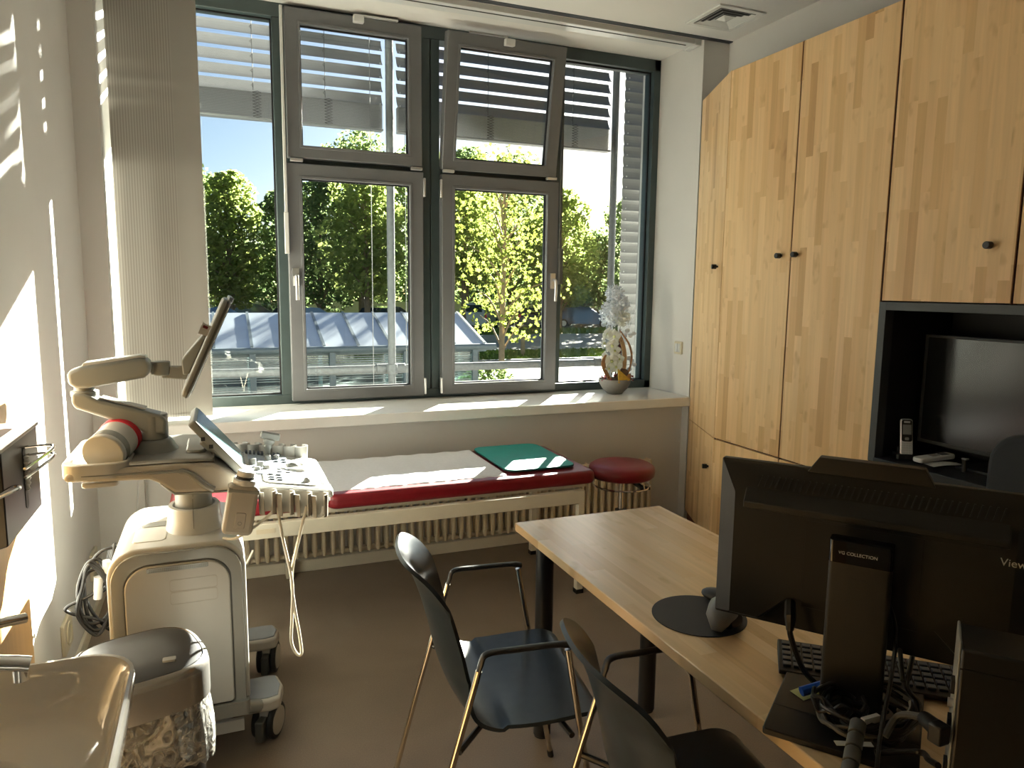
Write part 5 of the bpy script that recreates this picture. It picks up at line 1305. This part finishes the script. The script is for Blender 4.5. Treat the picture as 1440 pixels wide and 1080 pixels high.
def orchid(c, r, yaw, pitch):
    m = M(Matrix.Translation(c) @ Matrix.Rotation(yaw, 4, 'Z') @ Matrix.Rotation(pitch, 4, 'X'))
    for k in range(5):
        a = 2*PI*k/5 + PI/2; w = .42 if k in (0, 2, 3) else .58
        def f(u, v, a=a, w=w):
            t = v*r; ww = w*r*math.sin(PI*min(1, v*.9+.06))*(u*2-1)
            return (t*math.cos(a)-ww*math.sin(a), -.25*r*(v*v)*.8 + .15*r*(u*2-1)**2, t*math.sin(a)+ww*math.cos(a))
        m.grid(f, 4, 5)
    o = obj('orchid_bloom', m, 'petal', fl, smooth=60)
    h = M(Matrix.Translation(c) @ Matrix.Rotation(yaw, 4, 'Z') @ Matrix.Rotation(pitch, 4, 'X')).ball((0, -.006, 0), r*.2, r*.25, r*.2, 8, 6)
    obj('bloom_heart', h, 'petaly', o)
for c_, r_, ya, pi_ in (((fx-.085, fy-.03, fz+.40), .048, .3, .3), ((fx-.045, fy-.05, fz+.385), .05, -.2, .0), ((fx-.105, fy-.02, fz+.34), .045, .9, .1), ((fx-.06, fy-.05, fz+.325), .052, .1, .35), ((fx-.03, fy-.04, fz+.29), .042, -.3, .2),
                        ((fx-.10, fy-.03, fz+.245), .045, .5, .0), ((fx-.06, fy-.05, fz+.225), .054, .1, .3), ((fx-.03, fy-.06, fz+.185), .046, -.3, .1), ((fx-.075, fy-.04, fz+.175), .040, .4, .5), ((fx+.0, fy-.05, fz+.235), .036, -.5, .0)):
    orchid(c_, r_, ya, pi_)
def strip(name, path, w, mt, par=fl):
    P = spline(path, 6); m = M(); n = len(P)-1
    def f(u, v):
        i = min(n, int(round(v*n))); p = P[i]; k = math.sin(PI*min(1, .12+v*.82))**.6
        return (p.x + (u-.5)*w*k*.8, p.y + (u-.5)*w*k*.5, p.z)
    m.grid(f, 4, n, .0025); return obj(name, m, mt, par, smooth=60)
strip('bark_strip', [(fx-.035, fy-.04, fz+.075), (fx-.085, fy-.05, fz+.13), (fx-.115, fy-.05, fz+.19), (fx-.115, fy-.05, fz+.235), (fx-.100, fy-.05, fz+.265)], .055, 'bark')
strip('bark_strip', [(fx+.045, fy-.03, fz+.09), (fx+.055, fy-.03, fz+.20), (fx+.045, fy-.03, fz+.30), (fx+.01, fy-.03, fz+.385), (fx-.01, fy-.03, fz+.41)], .06, 'barkw')
strip('bark_strip', [(fx+.075, fy-.02, fz+.10), (fx+.105, fy-.02, fz+.18), (fx+.112, fy-.02, fz+.26), (fx+.09, fy-.02, fz+.33), (fx+.045, fy-.02, fz+.39), (fx+.02, fy-.02, fz+.42)], .028, 'bark')
strip('bark_strip', [(fx-.03, fy, fz+.09), (fx-.015, fy, fz+.25), (fx-.01, fy, fz+.42)], .035, 'frost')
m = M()
for i in range(26):
    x = fx+rnd.uniform(-.02, .04); m.tube(spline([(x, fy+rnd.uniform(-.03, .03), fz+.08), (x+rnd.uniform(-.02, .02), fy, fz+.22), (x+rnd.uniform(-.05, .04), fy, fz+rnd.uniform(.30, .46))], 3), .0016, 5)
obj('twigs', m, 'twig', fl)
m = M()
for i in range(7):
    x = fx+.03+rnd.uniform(-.01, .02); m.tube(spline([(x, fy, fz+.1), (x+.02, fy, fz+.35), (x+.03+i*.012, fy, fz+rnd.uniform(.45, .58))], 3), .0010, 4)
obj('fine_sprigs', m, 'frost', fl)
bp_ = [(fx+rnd.choice((-1, 1, 1))*rnd.uniform(.03, .105)-.005, fy-rnd.uniform(.0, .08), fz+rnd.uniform(.085, .135)) for i in range(50)] + [(fx+rnd.uniform(0, .035), fy-.02+rnd.uniform(-.01, .01), fz+rnd.uniform(.12, .36)) for i in range(40)]
b0 = obj('berry', M().ball(bp_[0], .007, n=8, m=5), 'berry', fl)
for p_ in bp_[1:]:
    c_ = b0.copy(); COL.objects.link(c_); c_.location = Vector(p_)-Vector(bp_[0])
obj('seed_pod', M().ball((fx+.028, fy-.06, fz+.145), .036, .03, .028, 14, 9), 'twig', fl)
obj('seed_pod', M().ball((fx+.060, fy-.05, fz+.115), .030, .03, .026, 14, 9), 'bark', fl)
m = M(); m.faces([(fx-.032, fy-.105, fz+.082), (fx-.034, fy-.10, fz+.175), (fx+.062, fy-.10, fz+.10), (fx-.032, fy-.098, fz+.082), (fx-.034, fy-.093, fz+.175), (fx+.062, fy-.093, fz+.10)], [(0,2,1), (3,4,5), (0,1,4,3), (1,2,5,4), (2,0,3,5)]); obj('felt_leaf', m, 'yleaf', fl, label='ochre pointed felt leaf')
m = M()
for dx_, dz in ((.075,.42), (.10,.385), (.055,.385), (.125,.40), (.09,.235), (.115,.215), (.135,.19), (.10,.16)):
    m.ball((fx+dx_+.01, fy, fz+dz), .020, .004, .014, 8, 5)
obj('silver_leaves', m, 'frost', fl)

# ------------------------------------------------------------------ cables and notes at the monitor foot
def loopm(c, rx, ry, z, n=14, wob=.012, turns=2, seed=1, r=.004):
    rd_ = random.Random(seed); P = []
    for i in range(n*turns):
        a = 2*PI*i/n; P.append((c[0]+rx*(1+rd_.uniform(-.12, .12))*math.cos(a), c[1]+ry*(1+rd_.uniform(-.12, .12))*math.sin(a), z+.006*(i//n)+rd_.uniform(0, wob)))
    return M().tube(spline(P, 5), r, 7)
cbn = thing('cable_bundle', (1.02, .90, .755), 'bundle of black and grey cables coiled around the foot of the monitor stand', 'cable')
obj('coil', loopm((1.035, .875), .065, .070, .764, seed=3), 'cable', cbn); obj('coil', loopm((1.035, .87), .080, .062, .770, seed=4), 'gcable', cbn, label='grey cable coil')
obj('coil', loopm((1.05, .875), .075, .070, .780, seed=5, r=.0045), 'cable', cbn); obj('coil', loopm((1.045, .875), .085, .065, .786, seed=8), 'cable', cbn); obj('coil', loopm((1.005, .905), .040, .045, .772, seed=6, wob=.03), 'cable', cbn)
obj('coil', M().tube(spline([(1.115, .865, .83), (1.17, .92, .865), (1.24, .955, .885), (1.22, .93, .855), (1.15, .88, .84), (1.12, .86, .82), (1.14, .85, .79), (1.12, .83, .775)], 7), .0045, 8), 'gcable', cbn, label='grey cable loop')
obj('lead', M().tube(spline([(.92, .745, .76), (.99, .80, .80), (1.06, .845, .86), (1.11, .885, .92), (1.13, .93, .97)], 7), .0035, 8), 'cable', cbn)
obj('lead', M().tube(spline([(1.0, .80, .79), (1.03, .80, .82), (1.02, .745, .85), (.99, .70, .87), (.982, .685, .875)], 7), .006, 8), 'gcable', cbn)
obj('lead', M().tube(spline([(.98, .80, .765), (1.03, .76, .78), (1.0, .72, .80), (.98, .69, .815)], 7), .005, 8), 'cable', cbn)
obj('plug', M().tube([(1.0, .735, .862), (.975, .690, .872)], [.011, .014], 10).box(.962, .985, .678, .70, .855, .885), 'black', cbn, bevel=.003)
obj('plug', M().tube([(1.125, .935, .772), (1.13, .93, .79)], .010, 8), 'blue', cbn, label='blue plug'); obj('plug', M().tube([(.99, .975, .775), (1.04, .965, .785)], .009, 8), 'blue', cbn, label='blue plug')
m = M(); P0 = Vector((.955, .815, .815)); P1 = Vector((.845, .735, .77)); dvv = (P1-P0)
for i in range(5): m.cyl(P0+dvv*(i*.2), P0+dvv*(i*.2+.17), .0125, n=16)
m.cyl(P0, P1, .009, n=12)
ad = thing('cable_adapter', (.90, .775, .76), 'ribbed black inline cable adapter lying across the desk edge', 'adapter'); obj('ribbed_body', m, 'meddark', ad, bevel=.001)
nt_ = obj('sticky_note', M().grid(lambda u, v: (1.000+.046*u, .978+.036*v+.004*u, .7535+.006*math.sin(PI*v)*u), 6, 4, .0004), 'note', origin=(1.02, .99, .753)); tag(nt_, 'small yellow sticky note on the base plate of the monitor', 'sticky note')
lb = obj('white_label', M().box(.982, 1.018, .826, .834, .796, .808), 'white_plastic', cbn, label='small white cable label')
obj('white_label', M(rotz(.945, .812, .782, R(-25))).box(-.03, .03, -.006, .006, 0, .001), 'white_plastic', cbn, label='small white cable label')

# ------------------------------------------------------------------ light
az = math.atan2(.73, 1.0); el = R(17.0)
sd = bpy.data.lights.new('sun', 'SUN'); sd.energy = SUN_E; sd.angle = R(.53); sd.color = (1.0, .915, .80)
so = bpy.data.objects.new('sun', sd); COL.objects.link(so)
dirv = Vector((-math.sin(az)*math.cos(el), -math.cos(az)*math.cos(el), -math.sin(el)))
so.rotation_euler = dirv.to_track_quat('-Z', 'Y').to_euler(); so.location = (12, 20, 9)
wd = bpy.data.worlds.new('sky'); SC.world = wd; wd.use_nodes = True; nt = wd.node_tree; N = nt.nodes; L = nt.links
bg = N['Background']; sky = N.new('ShaderNodeTexSky'); sky.sky_type = 'NISHITA'; sky.sun_disc = False; sky.sun_elevation = el; sky.sun_rotation = az
sky.air_density = 1.0; sky.dust_density = .9; sky.ozone_density = 2.0
tn = N.new('ShaderNodeMix'); tn.data_type = 'RGBA'; tn.blend_type = 'MULTIPLY'; tn.inputs['Factor'].default_value = 1; tn.inputs[7].default_value = (.96, 1.0, 1.10, 1)
L.new(sky.outputs['Color'], tn.inputs[6]); L.new(tn.outputs[2], bg.inputs['Color']); bg.inputs['Strength'].default_value = SKY_S

# ------------------------------------------------------------------ camera
cd_ = bpy.data.cameras.new('camera'); cd_.sensor_width = 36; cd_.lens = 1019.403/1440*36; cd_.clip_start = .02; cd_.clip_end = 400
cam = bpy.data.objects.new('camera', cd_); COL.objects.link(cam)
r_ = Vector((0.9270641941, -0.3747233351, 0.0115931930)); u_ = Vector((0.0383633154, 0.1255808312, 0.9913413695)); f_ = Vector((0.3729346270, 0.9185923345, -0.1307971216))
cam.matrix_world = Matrix(((r_.x, u_.x, -f_.x, 0), (r_.y, u_.y, -f_.y, 0), (r_.z, u_.z, -f_.z, 1.52), (0, 0, 0, 1)))
SC.camera = cam
vs = SC.view_settings; vs.view_transform = 'Standard'; vs.look = 'None'; vs.gamma = 1; vs.use_curve_mapping = False; vs.exposure = EXPO
SC.cycles.use_denoising = True
for o in bpy.data.objects:
    if o.parent is not None and 'kind' in o: del o['kind']

for o in bpy.data.objects:
    if o.parent is None and 'category' in o:
        k = o.name.split('.')[0]
        g = {'armchair': 'armchairs at the desk', 'cordless_phone': 'telephones in the niche', 'venetian_blind': 'outside blinds behind the window', 'facade_post': 'upright pipes outside the window', 'guide_wire': 'thin wires outside the window',
             'broadleaf_tree': 'leafy trees beyond the paving', 'car': 'cars parked under the trees', 'wall_socket': 'wall sockets low on the left wall', 'bicycle': 'bicycles in the shelter', 'base_cupboard': 'birch base cupboards', 'wall_cupboard': 'birch wall cupboards above the niche', 'grass': 'grass strips outside'}.get(k)
        if g: o['group'] = g
